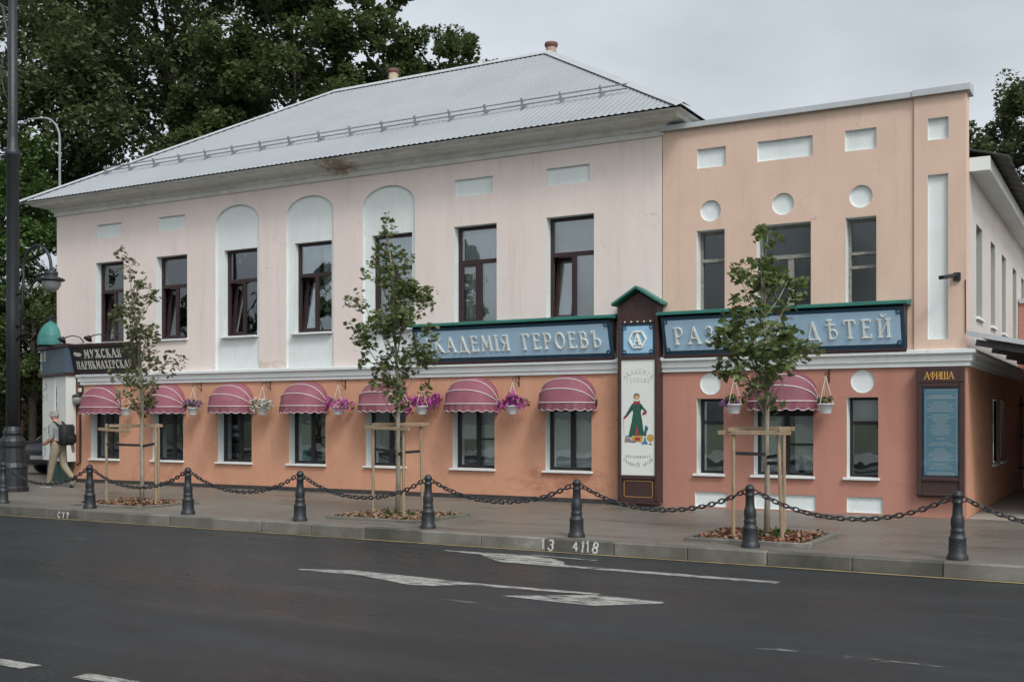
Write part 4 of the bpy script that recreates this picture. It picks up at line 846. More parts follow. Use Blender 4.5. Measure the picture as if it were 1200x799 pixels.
MB().box(-.283, .283, -.152, -.149, .662, 2.098).build('glass', 'caseglass', ab)

# ================================================================ BARBER'S CORNER PORCH
pc = thing('corner_porch', 'white corner porch of the barber shop with slate blue sign band above', 'porch', (-24.1, .3, 0))
PCOFF = Vector((0, -.07, 0))
FP = [(-23.24, -.32), (-23.24, -.02), (-24.05, -.02), (-24.09, .02), (-24.09, 1.9), (-25.05, 1.9), (-25.05, .40)]
def prism(fp, z0, z1, name, mat, parent, inset=0): return wp(MB().poly(fp[::-1] if False else fp, z0, z1), name, mat, parent)
wp(MB().poly(FP[::-1], .52, 2.66), 'white_panel', 'panelwhite', pc)
FPi = [(-23.4, -.2), (-23.4, -.02), (-24.05, -.02), (-24.09, .02), (-24.09, 1.8), (-24.9, 1.8), (-24.9, .42)]
wp(MB().poly(FPi[::-1], 0, .5), 'green_base', pmat('dark_green_base', (.02, .05, .042), .6, .2, 5), pc)
FPo = [(-23.22, -.36), (-23.22, -.02), (-24.05, -.02), (-24.09, .02), (-24.09, 1.95), (-25.1, 1.95), (-25.1, .37)]
wp(MB().poly(FPo[::-1], 2.74, 3.37), 'sign_band', 'navysign', pc)
FPm = [(x - (.03 if x < -24.5 else -.03), y - .04 if y < 0.5 and x != -24.05 else y) for x, y in FPo]
wp(MB().poly([(-23.2, -.40), (-23.2, -.02), (-24.05, -.02), (-24.09, .02), (-24.09, 1.95), (-25.14, 1.95), (-25.14, .33)][::-1], 2.665, 2.735), 'lower_moulding', 'brown', pc)
wp(MB().poly([(-23.2, -.42), (-23.2, -.02), (-24.05, -.02), (-24.09, .02), (-24.09, 1.95), (-25.16, 1.95), (-25.16, .31)][::-1], 3.375, 3.46), 'upper_moulding', 'brown', pc)
fa = math.atan2(.73, -1.88)   # front-left face runs from (-25.1,.37) to (-23.22,-.36)
FM = Matrix.Translation((-25.1 + 24.1, .37 - .3, 0)) @ Matrix.Rotation(math.atan2(-.73, 1.88), 4, 'Z')
letters('ИЙ', pc, FM @ Matrix.Translation((.04, -.003, 3.09)), .42, .2, 'signwhite', .05, .006)
letters('Ъ', pc, FM @ Matrix.Translation((.06, -.003, 2.84)), .16, .16, 'signwhite', .04, .006)
FW = Matrix.Translation((-25.05 + 24.1, .40 - .3, 0)) @ Matrix.Rotation(math.atan2(-.72, 1.81), 4, 'Z')
for k, c in enumerate('БОРОДА'): letters(c, pc, FW @ Matrix.Translation((1.18, -.003, 2.30 - k * .135)), .08, .105, 'printdark', .018, .003)
# sprig and medallion printed on the porch
sp_ = MB(); rr = random.Random(5)
for k in range(16):
    a = rr.uniform(0, 6.28); x = .2 + rr.uniform(-.14, .2); z = 2.3 + rr.uniform(-.22, .2)
    sp_.bar((x, -.003, z), (x + .09 * math.cos(a), -.003, z + .09 * math.sin(a)), .02, .003, up=(0, 1, 0))
for k in range(14):
    a = k / 14 * 6.28; sp_.bar((.22 + .11 * math.cos(a), -.003, 1.15 + .2 * math.sin(a)), (.22 + .11 * math.cos(a + .45), -.003, 1.15 + .2 * math.sin(a + .45)), .035, .003, up=(0, 1, 0))
for k in range(10): sp_.bar((.15 + rr.uniform(-.05, .2), -.003, .6 + k * .04), (.15 + rr.uniform(-.05, .2), -.003, .65 + k * .04), .018, .003, up=(0, 1, 0))
o = stuff(sp_.build('printed_ornament', pmat('faded_grey_print', (.22, .23, .23), .7, .1, 9), pc)); o.matrix_local = FW
pc.location += PCOFF
# turquoise dome with finial
dm = thing('corner_dome', 'small turquoise pointed dome with dark finial over the corner sign', 'dome', (-24.2, -.08, 3.46))
db = MB(); n = 16; prof = [(.33, 0), (.335, .08), (.31, .24), (.25, .40), (.15, .54), (.05, .61), (.03, .63)]
for i, (r_, z) in enumerate(prof):
    for j in range(n):
        t = 2 * math.pi * j / n; k = 1.0 if j % 2 == 0 else .965; db.v.append((r_ * k * math.cos(t), r_ * k * math.sin(t), z))
for i in range(len(prof) - 1):
    for j in range(n): db.f.append([i * n + j, i * n + (j + 1) % n, (i + 1) * n + (j + 1) % n, (i + 1) * n + j]); db.m.append(0)
db.build('dome_shell', 'turquoise', dm)
MB().lathe([(.03, .60), (.045, .66), (.012, .70), (.012, .74)], 0, 0, 10).build('finial', 'castiron', dm)
MB().ypoly([(-.28, .70), (.0, .68), (.25, .73), (.1, .745), (.17, .79), (-.05, .755)], -.008, .008).build('weather_vane', 'castiron', dm)

bs = thing('barber_sign', 'black barber shop sign with white letters МУЖСКАЯ ПАРИКМАХЕРСКАЯ over first window', 'sign', (-23.2, 0, 2.73))
BB = Matrix.Translation((0, -.16, 0)) @ Matrix.Rotation(math.atan2(.16, .66), 4, 'X')
o = MB().box(0, 2.2, 0, .05, 0, .66).build('board', 'blacksign', bs); o.matrix_local = BB
o = MB().box(-.02, 2.22, -.02, .07, .662, .72).build('top_rail', 'brown', bs); o.matrix_local = BB
o = MB().box(0, 2.2, -.012, .0, 0, .03).build('bottom_rail', 'brown', bs); o.matrix_local = BB
MB().box(0, 2.2, -.12, -.02, 0, .7).build('bracket_box', 'blacksign', bs)
letters('МУЖСКАЯ', bs, BB @ Matrix.Translation((.5, -.001, .37)), 1.28, .2, 'signwhite', .036, .012)
letters('ПАРИКМАХЕРСКАЯ', bs, BB @ Matrix.Translation((.16, -.001, .10)), 1.92, .185, 'signwhite', .030, .012, xs=.82)
hnd = MB().ypoly([(.12, .46), (.2, .42), (.33, .41), (.40, .46), (.33, .50), (.22, .51), (.14, .53)], -.012, -.001).build('pointing_hand_mark', 'signwhite', bs); hnd.matrix_local = BB
for i, x in enumerate((-23.05, -22.1)):
    g = thing('sign_lamp', ('gooseneck spotlight above the barber sign, nearer the turquoise dome', 'gooseneck spotlight above the barber sign, below the leftmost upper window')[i], 'lamp', (x, -.02, 3.5), 'sign spotlights')
    MB().tube([(0, .02, 0), (-.02, -.08, .12), (-.10, -.22, .16), (-.2, -.32, .13), (-.27, -.36, .08)], .014, 6).build('arm', 'castiron', g, smooth=True)
    o = MB().lathe([(.03, .07), (.05, .05), (.1, -.02), (.11, -.035)], 0, 0, 12).build('shade', 'castiron', g, smooth=True); o.location = (-.3, -.38, .06); o.rotation_euler = (R(-35), 0, 0)
wl = thing('wall_lantern', 'small black wall lantern beside the leftmost awning', 'lamp', (-23.14, 0, 2.15))
MB().box(-.09, .09, -.05, -.002, .08, .24).build('back_plate', 'castiron', wl, bevel=.008); MB().box(-.06, .06, -.055, -.0505, .11, .21).build('number_plate', 'panelwhite', wl)
MB().lathe([(.02, .07), (.11, .03), (.125, 0), (.11, -.015)], 0, -.13, 12).build('hood', 'castiron', wl, smooth=True); MB().lathe([(.10, -.016), (.115, -.09), (.09, -.17), (.04, -.21)], 0, -.13, 12).build('globe', 'lampglass', wl, smooth=True)
MB().tube([(0, -.01, -.15), (0, -.08, -.22), (0, -.13, -.24), (0, -.13, -.2)], .012, 6).build('scroll', 'castiron', wl)
dp = tag(MB().tube([(-23.19, -.06, 2.74), (-23.19, -.06, 2.6), (-23.16, -.03, 2.45), (-23.16, -.03, 2.3), (-23.16, -.03, .5), (-23.2, -.1, .42)], .028, 8).build('drain_pipe', 'brown', None, smooth=True), 'thin dark brown downpipe between white porch and salmon wall', 'pipe')

# ================================================================ AWNINGS
def make_awning(w_, seed=0):
    rw = random.Random(seed); sg = rw.uniform(.025, .06); f1, f2, f3 = rw.uniform(3, 5), rw.uniform(0, 6), rw.uniform(0, 6)
    root = bpy.data.objects.new('awning', None); col.objects.link(root)
    rch, hgt = .56, .53; a = w_ / 2; ex = 2.5; n = 22; NP = 12
    def pt(phi, s, k=1.0):
        c = math.cos(s); sn = math.sin(s)
        x = a * math.copysign(abs(c) ** (2 / ex), c); q = abs(sn) ** (2 / ex)
        sag = 1 - sg * math.sin(phi / (math.pi / 2) * 3 * math.pi) ** 2 * (1 + .5 * math.sin(s * f1 + f2)) + .008 * math.sin(s * 9 + phi * 7 + f3) * math.sin(phi * 6) ** 2
        return (x * k, -rch * q * math.cos(phi) * k * sag, hgt * q * math.sin(phi) * k * sag)
    mb = MB(); vs = [pt(math.pi / 2 * i / NP, math.pi * j / n) for i in range(NP + 1) for j in range(n + 1)]
    mb.add(vs, [(i * (n + 1) + j, i * (n + 1) + j + 1, (i + 1) * (n + 1) + j + 1, (i + 1) * (n + 1) + j) for i in range(NP) for j in range(n)])
    mb.build('canopy', 'awning', root, smooth=True)
    v = MB(); m = 84; top = [pt(0, math.pi * j / m, 1.004) for j in range(m + 1)]
    # arc length for even scallops
    L_ = [0]
    for p, q in zip(top, top[1:]): L_.append(L_[-1] + math.dist(p, q))
    sc = 10; bot = []
    for p, l in zip(top, L_):
        u = l / L_[-1] * sc; d = .125 + .035 * abs(math.sin(math.pi * u)); k = 1 + .02 * math.sin(u * 6.3 + f2) + .012 * math.sin(u * 2.1 + f3)
        bot.append((p[0] * k, p[1] * k, p[2] - d))
    v.add(top + bot, [(j, j + 1, m + 1 + j + 1, m + 1 + j) for j in range(m)]); vo = v.build('valance', 'awning', root, smooth=True)
    MB().tube([(x * 1.005, y * 1.005, z) for x, y, z in bot], .007, 5).build('scalloped_piping', 'piping', root, smooth=True)
    for ph in (0, 30, 60): MB().tube([pt(R(ph), math.pi * j / 28, 1.008) for j in range(29)], .0105, 6).build('rib', 'piping', root, smooth=True)
    for s_ in (-1, 1): MB().box(s_ * a - .025, s_ * a + .025, -.06, -.002, -.05, .06).build('hinge', 'castiron', root)
    return root
aws = []
awl = ['under the black barber sign', 'just right of the leftmost young tree', 'between the purple and the white flower baskets',
       'between the white and the pink flower baskets', 'behind the middle young tree', 'between the two magenta flower baskets', 'nearest the tall brown totem sign', 'on the terracotta wing behind the right-hand young tree']
cxs = [(a + b) / 2 + .025 for a, b in GW] + [-5.32]
zs = [1.87, 1.87, 1.87, 1.87, 1.88, 1.885, 1.895, 1.89]
for i, (x, z) in enumerate(zip(cxs, zs)):
    o = make_awning(1.13, 70 + i)
    o.scale = (1, random.uniform(.95, 1.05), random.uniform(.97, 1.03)); o.location = (x, -.004, z); tag(o, 'burgundy domed awning with white piping ' + awl[i], 'awning', 'window awnings')
    if i == 7: o.scale.x = 1.04

# ================================================================ HANGING BASKETS
def leaf_cloud(cs, n, size, flat=.5, shape='leaf', rnd=None):
    """numpy cloud of small leaf faces round centres cs = [(x,y,z,r)]"""
    rnd = rnd or np.random
    cs = np.array(cs, float); wgt = cs[:, 3] ** 2; wgt /= wgt.sum(); idx = rnd.choice(len(cs), n, p=wgt)
    d = rnd.normal(size=(n, 3)); d /= np.linalg.norm(d, axis=1)[:, None]; rad = rnd.uniform(.25, 1, n) ** .5
    p = cs[idx, :3] + d * (cs[idx, 3] * rad)[:, None]
    nrm = rnd.normal(size=(n, 3)); nrm[:, 2] = np.abs(nrm[:, 2]) + flat; nrm /= np.linalg.norm(nrm, axis=1)[:, None]
    ax = np.cross(nrm, rnd.normal(size=(n, 3))); ax /= np.linalg.norm(ax, axis=1)[:, None]; ay = np.cross(nrm, ax)
    s = size * rnd.uniform(.6, 1.25, n)
    if shape == 'maple':
        T_ = [(0, -.55), (.28, -.32), (.62, -.3), (.42, .05), (.5, .42), (.18, .3), (0, .72), (-.18, .3), (-.5, .42), (-.42, .05), (-.62, -.3), (-.28, -.32)]
    elif shape == 'oval':
        T_ = [(0, -.6), (.3, -.2), (.28, .2), (0, .65), (-.28, .2), (-.3, -.2)]
    else:
        T_ = [(0, -.6), (.38, 0), (0, .6), (-.38, 0)]
    k = len(T_); V = np.zeros((n, k, 3))
    for i, (u, v) in enumerate(T_):
        V[:, i] = p + (ax * u + ay * v + nrm * (-.18 * abs(u))) * s[:, None]
    return V.reshape(-1, 3), n, k
def cloud_mesh(name, V, n, k, mat, idx_mat=None, mats=None):
    me = bpy.data.meshes.new(name); me.vertices.add(n * k); me.vertices.foreach_set('co', V.astype(np.float32).ravel())
    me.loops.add(n * k); me.loops.foreach_set('vertex_index', np.arange(n * k, dtype=np.int32))
    me.polygons.add(n); me.polygons.foreach_set('loop_start', np.arange(0, n * k, k, dtype=np.int32))
    for m_ in (mats or [mat]): me.materials.append(M[m_])
    if idx_mat is not None: me.polygons.foreach_set('material_index', idx_mat.astype(np.int32))
    me.update(); me.validate(); return me

bx = [(-21.23, 'hidden low behind the leftmost young tree', None, .0), (-19.02, 'with dusty purple flowers right of the second awning', 'petalpurple', .6), (-16.91, 'with white flowers right of the third awning', 'petalwhite', .9),
      (-14.80, 'overflowing with pink petunias right of the fourth awning', 'petalpink', 1.0), (-12.65, 'overflowing with magenta petunias right of the middle young tree', 'petalmagenta', 1.15), (-10.54, 'with magenta petunia ball between the sixth and seventh awnings', 'petalmagenta', 1.2),
      (-6.12, 'with small purple bloom on the terracotta wing', 'petalpurple', .45), (-4.55, 'nearly bare, right of the wing awning', None, .1)]
brm = MB().bar((0, -.006, -.10), (0, -.006, .12), .022, .01).tube([(0, -.01, .06), (0, -.14, .085), (0, -.27, .06), (0, -.28, .03), (0, -.26, .02)], .008, 6).tube([(0, -.01, -.06), (0, -.1, -.02), (0, -.17, .07)], .007, 6).mesh('wall_bracket', 'iron')
potm = MB().lathe([(.085, 0), (.095, .012), (.125, .15), (.14, .15), (.14, .165), (.118, .16), (.10, .13)], 0, 0, 18, cap=False).mesh('pot', 'potwhite', True)
for i, (x, txt, petal, amt) in enumerate(bx):
    zb = 2.32 if i < 6 else 2.30
    b_ = tag(link('wall_bracket', brm, None, (x, 0, zb)), 'rusty bracket of the pot ' + txt, 'bracket', 'basket brackets')
    k = thing('hanging_basket', 'white hanging pot ' + txt, 'hanging basket', (x, -.26, 1.68), 'hanging flower baskets')
    link('pot', potm, k)
    for a in (0, 2.09, 4.19): MB().tube([(.13 * math.cos(a), .13 * math.sin(a), .16), (0, 0, .62)], .006, 5).build('hanger', 'string', k)
    MB().lathe([(.11, .125), (.11, .135)], 0, 0, 14).build('soil', 'soil', k)
    rs = np.random.RandomState(20 + i); R0 = .11 + .16 * amt
    if amt > .05 or i == 7:
        wide = amt > .8
        cs = [(rs.uniform(-1, 1) * R0 * (1.1 if wide else .8), rs.uniform(-1, 1) * R0 * .5, .17 + rs.uniform(0, 1) * R0 * .5 + (.0 if wide else .02), .05 + .05 * amt) for _ in range(9)]
        if wide: cs += [(-.25 * amt, -.05, .10, .06), (.2 * amt, -.06, .14, .06), (-.2 * amt, -.05, .04, .05)]
        V, n, kk = leaf_cloud(cs, int(90 + 160 * amt), .05, .3, 'leaf', rs); link('foliage', cloud_mesh('foliage', V, n, kk, 'leafmid'), k)
        if petal:
            if i == 6: cs = [(-.17, -.03, .16, .06), (-.12, -.03, .22, .04), (.05, 0, .17, .03)]
            V, n, kk = leaf_cloud([(a, b - .03, c + .01, d * 1.1) for a, b, c, d in cs], int(60 + 230 * amt), .052, .2, 'oval', rs); stuff(link('flowers', cloud_mesh('flowers', V, n, kk, petal), k))

# ================================================================ BOLLARDS AND CHAINS
BXs = [-4.2 + 2.405 * k for k in range(-7, 4)]; BYb = -5.47
prof = [(.135, 0), (.135, .035), (.118, .06), (.112, .07), (.108, .22), (.112, .235), (.112, .25), (.092, .262), (.086, .30), (.09, .315), (.09, .335), (.08, .345), (.082, .37), (.088, .42), (.082, .47), (.068, .50), (.066, .505), (.060, .63), (.066, .64), (.066, .655), (.056, .665), (.056, .70), (.066, .71), (.067, .73), (.058, .755), (.035, .775), (.0, .785)]
bolm = MB().lathe([(r_ * .87, z_) for r_, z_ in prof], 0, 0, 22, cap=False).mesh('shaft', 'castiron', True)
eye = MB().tube([(.03 * math.cos(t * .6283) + .075, 0, .03 * math.sin(t * .6283)) for t in range(10)], .008, 6, closed=True).mesh('chain_eye', 'chain', True)
ordn = ['leftmost', 'second from the left', 'third from the left', 'fourth from the left', 'fifth from the left', 'sixth from the left', 'seventh from the left', 'rightmost']
near = ['by the tall lamp post', 'in front of the walking person', 'right of the first tree pit', 'between the first and second tree pits', 'at the corner of the middle tree pit', 'above the kerb number 4118', 'in front of the third tree pit', 'in front of the blue notice board']
vis = [x for x in BXs if -19.5 < x < 0]
for i, x in enumerate(vis):
    b_ = thing('bollard', 'black cast iron bollard ' + near[i] + ', ' + ordn[i], 'bollard', (x, BYb, 0), 'bollards along the kerb', R(random.uniform(-40, 40))); b_.rotation_euler.x = R(random.uniform(-1, 1)); b_.rotation_euler.y = R(random.uniform(-1, 1)); b_.rotation_euler.z = 0
    link('shaft', bolm, b_); link('chain_eye', eye, b_, (0, 0, .685)); link('chain_eye', eye, b_, (0, 0, .685), (0, 0, math.pi))
ext = [thing('bollard', 'black cast iron bollard just beyond the right edge of the view', 'bollard', (vis[-1] + 2.405, BYb, 0), 'bollards along the kerb')]
link('shaft', bolm, ext[0]); link('chain_eye', eye, ext[0], (0, 0, .685))
lk = []
for t in range(16):
    a = 2 * math.pi * t / 16; c, s_ = math.cos(a), math.sin(a); lk.append((.017 * math.copysign(1, c) + .023 * c, .025 * s_, 0))
linkm = MB().tube(lk, .0105, 6, closed=True).mesh('chain_link', 'chain', True)
ends = [vis[0] - 2.405] + vis + [vis[-1] + 2.405]
for i, (xa, xb) in enumerate(zip(ends, ends[1:])):
    if i == 0: lab = 'black chain running off the left edge from the leftmost bollard'
    elif i == len(ends) - 2: lab = 'black chain running off the right edge from the rightmost bollard'
    else: lab = 'black sagging chain between the %s and the %s bollard' % (ordn[i - 1].replace(' from the left', ''), ordn[i].replace(' from the left', ''))
    ch = thing('chain', lab, 'chain', ((xa + xb) / 2, BYb, .4), 'chains between bollards')
    s0, s1 = xa + .10, xb - .10; half = (s1 - s0) / 2; sag = .27 + random.uniform(-.02, .02)
    acat = 2.6
    f = lambda x: .685 - .4 - sag + sag * (math.cosh(acat * x / half * .5) - 1) / (math.cosh(acat * .5) - 1)
    N = 400; X_ = [-half + 2 * half * j / N for j in range(N + 1)]; S_ = [0]
    for p, q in zip(X_, X_[1:]): S_.append(S_[-1] + math.hypot(q - p, f(q) - f(p)))
    cnt = int(S_[-1] / .066); sp_ = S_[-1] / cnt
    for j in range(cnt):
        s_ = (j + .5) * sp_; x = float(np.interp(s_, S_, X_)); a = math.atan2(f(x + .01) - f(x - .01), .02)
        o = link('chain_link', linkm, ch); o.matrix_local = Matrix.Translation((x, random.uniform(-.003, .003), f(x))) @ Matrix.Rotation(-a, 4, 'Y') @ Matrix.Rotation(R(90 if j % 2 else 0) + random.uniform(-.25, .25) + R(20), 4, 'X')

# ================================================================ TREE PITS, STAKES, YOUNG TREES
pits = [(-17.15, -15.35, -5.15, -3.70), (-11.32, -9.55, -4.98, -3.40), (-5.2, -3.56, -5.15, -3.55)]
plab = ['leftmost', 'middle', 'right-hand']
for i, (a, b, c, d) in enumerate(pits):
    p = thing('tree_pit', 'low stone edged square tree pit of the %s young tree' % plab[i], 'tree pit', ((a + b) / 2, (c + d) / 2, 0), 'tree pits')
    hx, hy = (b - a) / 2, (d - c) / 2
    for x0, x1, y0, y1 in ((-hx, hx, -hy, -hy + .09), (-hx, hx, hy - .09, hy), (-hx, -hx + .09, -hy + .092, hy - .092), (hx - .09, hx, -hy + .092, hy - .092)):
        MB().box(x0, x1, y0, y1, -.1, .045).build('edging_stone', 'kerbstone', p, bevel=.008)
    MB().box(-hx + .091, hx - .091, -hy + .092, hy - .092, -.1, .014).build('soil', 'soil', p)
    rs = np.random.RandomState(50 + i); n = 1500
    P = np.stack([rs.uniform(-hx + .11, hx - .11, n), rs.uniform(-hy + .11, hy - .11, n), rs.uniform(.02, .05, n) + .03 * rs.rand(n)], 1)
    V, n, k = leaf_cloud([(x, y, z, .001) for x, y, z in P], n, .06, 1.2, 'leaf', rs)
    mi = (rs.rand(n) > (.55 if i == 2 else .4)).astype(int)
    stuff(link('bark_mulch', cloud_mesh('bark_mulch', V, n, k, 'mulch1', mi, ['mulch1', 'mulch2'] if i != 1 else ['mulch2', 'mulch2']), p))
    if i > 0:
        V, n, k = leaf_cloud([(rs.uniform(-.2, .35), rs.uniform(-.25, .1), .06, .07) for _ in range(6)], 90, .08, .2, 'leaf', rs); stuff(link('weeds', cloud_mesh('weeds', V, n, k, 'leafbright' if i == 2 else 'leafdry'), p))

def stakes(label, base, posts, h, rails, straps):
    s = thing('tree_stake_frame', label, 'tree support', (*base, 0), 'stake frames round young trees')
    for (x, y), lean in posts: MB().tube([(x + lean[0], y + lean[1], -.05), (x, y, h)], [.026, .024], 8).build('post', 'wood', s)
    for a, b in rails: MB().bar(a, b, .03, .055).build('rail', 'wood', s, bevel=.004)
    for a, b in straps: MB().bar(a, b, .008, .045).build('tie_strap', 'strap', s)
T1, T2, T3 = (-16.05, -4.45), (-10.45, -4.2), (-4.33, -4.35)
stakes('raw timber stake frame holding the leftmost young tree', T1, [((-.62, -.28), (.0, 0)), ((.42, -.05), (.0, 0)), ((-.02, .42), (0, 0))], 1.5,
       [((-.78, -.32, 1.40), (.12, -.36, 1.36)), ((-.65, -.2, 1.46), (.05, .46, 1.46)), ((.5, -.08, 1.45), (-.1, .45, 1.45))], [((-.62, -.30, 1.12), (0, 0, 1.10)), ((.42, -.05, 1.14), (0, 0, 1.08))])
stakes('raw timber stake frame holding the middle young tree', T2, [((-.42, -.1), (0, 0)), ((.27, -.22), (0, 0)), ((.2, .36), (.04, 0))], 1.52,
       [((-.55, -.14, 1.45), (.42, -.28, 1.43)), ((-.45, -.05, 1.50), (.35, .4, 1.50)), ((.3, -.3, 1.50), (.24, .44, 1.49))], [((-.42, -.1, 1.10), (0, 0, 1.06)), ((.27, -.22, 1.04), (0, 0, 1.02)), ((.2, .36, 1.06), (0, 0, 1.04))])
stakes('raw timber stake frame holding the right-hand young tree', T3, [((-.32, -.42), (0, 0)), ((.26, -.36), (.06, -.02)), ((.22, .05), (0.0, 0))], 1.40,
       [((-.52, -.46, 1.41), (.44, -.42, 1.41)), ((-.36, -.5, 1.45), (-.3, .35, 1.45)), ((.3, -.45, 1.46), (.22, .3, 1.46)), ((-.4, .12, 1.46), (.34, .12, 1.46))], [((-.32, -.42, 1.14), (0, 0, 1.12)), ((.26, -.36, 1.12), (0, 0, 1.08)), ((.26, -.36, 1.02), (0, 0, 1.0))])

C1 = [(-0.21, 4.52, .09), (-0.3, 4.13, .17), (.09, 4.03, .14), (.42, 3.86, .12), (-.48, 3.67, .15), (-.03, 3.49, .2), (.53, 3.38, .12), (-.25, 3.02, .24), (.31, 3.08, .16), (.70, 3.22, .1), (-.71, 2.72, .18), (-.03, 2.54, .28), (.63, 2.61, .14), (-.82, 2.4, .15), (-.25, 2.15, .22), (.37, 2.15, .16), (-.03, 1.84, .12)]
C2 = [(-.11, 4.79, .05), (-.06, 4.56, .1), (-.08, 4.21, .12), (.17, 3.95, .14), (-.17, 3.87, .16), (.42, 3.7, .14), (-.34, 3.61, .19), (.17, 3.51, .22), (.58, 3.56, .1), (-.77, 3.56, .11), (-.51, 3.27, .22), (0, 3.18, .3), (.5, 3.22, .14), (-.68, 2.93, .18), (-.17, 2.84, .3), (.34, 2.89, .19), (-.51, 2.5, .18), (0, 2.42, .27), (.5, 2.55, .11), (-.25, 2.08, .14), (.09, 2.08, .14), (.04, 1.81, .07)]
C3 = [(-.09, 4.14, .07), (.02, 4.02, .1), (-.04, 3.74, .08), (-.15, 3.58, .14), (.08, 3.51, .11), (.36, 3.51, .1), (-.27, 3.36, .16), (.02, 3.29, .18), (.42, 3.32, .07), (-.09, 3.07, .23), (.13, 2.95, .16), (-.15, 2.79, .25), (-.45, 2.69, .14), (-.62, 2.58, .14), (.08, 2.61, .18), (-.5, 2.34, .18), (-.15, 2.39, .25), (.13, 2.38, .16), (.42, 2.54, .11), (.56, 2.48, .09), (-.33, 2.11, .11), (.02, 2.16, .18), (.08, 1.82, .1), (.36, 2.27, .09)]
def young_tree(label, base, clumps, n, size, mat, seed, top):
    tr = thing('young_tree', label, 'tree', (*base, 0), 'young street trees'); rs = np.random.RandomState(seed); rd = random.Random(seed)
    cs = [(x * {3: .66, 4: .78, 5: .76}[seed] - .03, rd.uniform(-1, 1) * min(.45, .15 + abs(x) * .5 + r), z, r * 1.05) for x, z, r in clumps]
    tk = MB(); pts = [(0, 0, -.05), (.01, 0, .6), (-.005, .01, 1.3), (.01, 0, 2.0)]; tipx = cs[0]
    for u in (.25, .5, .75, 1.): pts.append((tipx[0] * u + rd.uniform(-.02, .02), tipx[1] * u, 2.0 + (top - 2.0) * u))
    tk.tube(pts, [.043, .039, .035, .029, .022, .016, .010, .004], 8)
    for x, y, z, r in cs[1:]:
        if z < 1.9: continue
        zr = max(1.55, z - .35 - .9 * abs(x)); u = max(0, (zr - 2.0) / (top - 2.0)); p0 = Vector((tipx[0] * u, tipx[1] * u, zr)); p1 = Vector((x, y, z + r * .6))
        mid = p0.lerp(p1, .5) + Vector((0, 0, -.06)); tk.tube([p0, mid, p1], [.013, .009, .003], 5)
        for _ in range(3):
            q = p0.lerp(p1, rd.uniform(.4, .9)); tk.tube([q, q + Vector((rd.uniform(-1, 1) * r, rd.uniform(-1, 1) * r, rd.uniform(.1, 1) * r))], [.005, .002], 4)
    tk.build('trunk', 'bark', tr, smooth=True)
    # leaves hang in layered sprays
    lay = []
    for x, y, z, r in cs:
        for _ in range(max(3, int(r * 45))):
            a = rd.uniform(0, 6.28); q = rd.uniform(.1, 1.25) ** .6 * r; lay.append((x + math.cos(a) * q * 1.15, y + math.sin(a) * q * 1.15, z + rd.uniform(-1.3, 1.3) * r, rd.uniform(.05, .17)))
    V, n, k = leaf_cloud(lay, n, size, .9, 'maple', rs); link('crown', cloud_mesh('crown', V, n, k, mat), tr)
young_tree('slender sparse young tree with grey-green leaves, leftmost of three on the pavement', T1, C1, 1800, .064, 'leafdry', 3, 4.6)
young_tree('young maple in the middle of the pavement before the fifth awning', T2, C2, 2700, .07, 'leafmaple', 4, 4.85)
young_tree('young maple with large leaves in front of the РАЗВИТІЕ ДѢТЕЙ sign', T3, C3, 1600, .085, 'leafmaple', 5, 4.2)

# ================================================================ LAMP POST
lp = thing('lamp_post', 'tall black cast iron lamp post with ornate base at the left edge', 'lamp post', (-21.49, -3.16, 0))
MB().lathe([(.33, 0), (.33, .09), (.305, .12), (.30, .50), (.315, .53), (.30, .57), (.27, .63), (.25, .95), (.275, 1.0), (.275, 1.10), (.24, 1.16), (.19, 1.22), (.21, 1.27), (.20, 1.33), (.15, 1.42)], 0, 0, 16).build('base', 'castiron', lp)
MB().lathe([(.145, 1.40), (.135, 4), (.13, 7.3), (.17, 7.34), (.17, 7.44), (.12, 7.5), (.10, 7.8), (.09, 11.6)], 0, 0, 16).build('shaft', 'castiron', lp, smooth=True)
ca = MB(); P = [(.13, 0, 3.6), (.28, 0, 3.62), (.33, 0, 4.2), (.36, 0, 4.75)]
for t in range(13): a = math.pi - math.pi * t / 12; P.append((.80 + .46 * math.cos(a), 0, 4.82 + .5 * math.sin(a)))
P += [(1.27, 0, 4.72)]
ca.tube(P, .033, 8); ca.tube([(.13, 0, 4.3), (.5, 0, 4.35), (.8, 0, 4.6), (.93, 0, 4.85), (.82, 0, 4.98), (.72, 0, 4.9)], .02, 6); ca.tube([(.13, 0, 3.3), (.33, 0, 3.5), (.33, 0, 3.62)], .02, 6)
ca.build('bracket_arm', 'castiron', lp, smooth=True)
lt = MB().lathe([(.045, 4.80), (.05, 4.76), (.13, 4.73), (.14, 4.67), (.12, 4.645), (.14, 4.62), (.27, 4.575), (.28, 4.545), (.25, 4.53)], 1.27, 0, 20).build('lantern_shade', 'castiron', lp, smooth=True)
MB().lathe([(.20, 4.53), (.195, 4.46), (.15, 4.36), (.08, 4.31), (.02, 4.30)], 1.27, 0, 20).build('lantern_bowl', 'lampglass', lp, smooth=True)
ua = MB(); ua.tube([(-.12, 0, 8.2), (-.12, 0, 9.2), (-.16, 0, 10.0), (-.35, 0, 10.7), (-.8, 0, 11.0)], .03, 8); ua.tube([(-.12, 0, 8.5), (-.3, 0, 8.8), (-.42, 0, 9.3), (-.3, 0, 9.6)], .015, 6)
for z in (8.2, 9.0, 9.7): ua.bar((-.16, 0, z), (0, 0, z), .03)
ua.build('upper_arm', 'castiron', lp, smooth=True)
sl = thing('street_light', 'thin grey street light with curved arm rising behind the roof corner', 'lamp post', (-32.2, 6.5, .55))
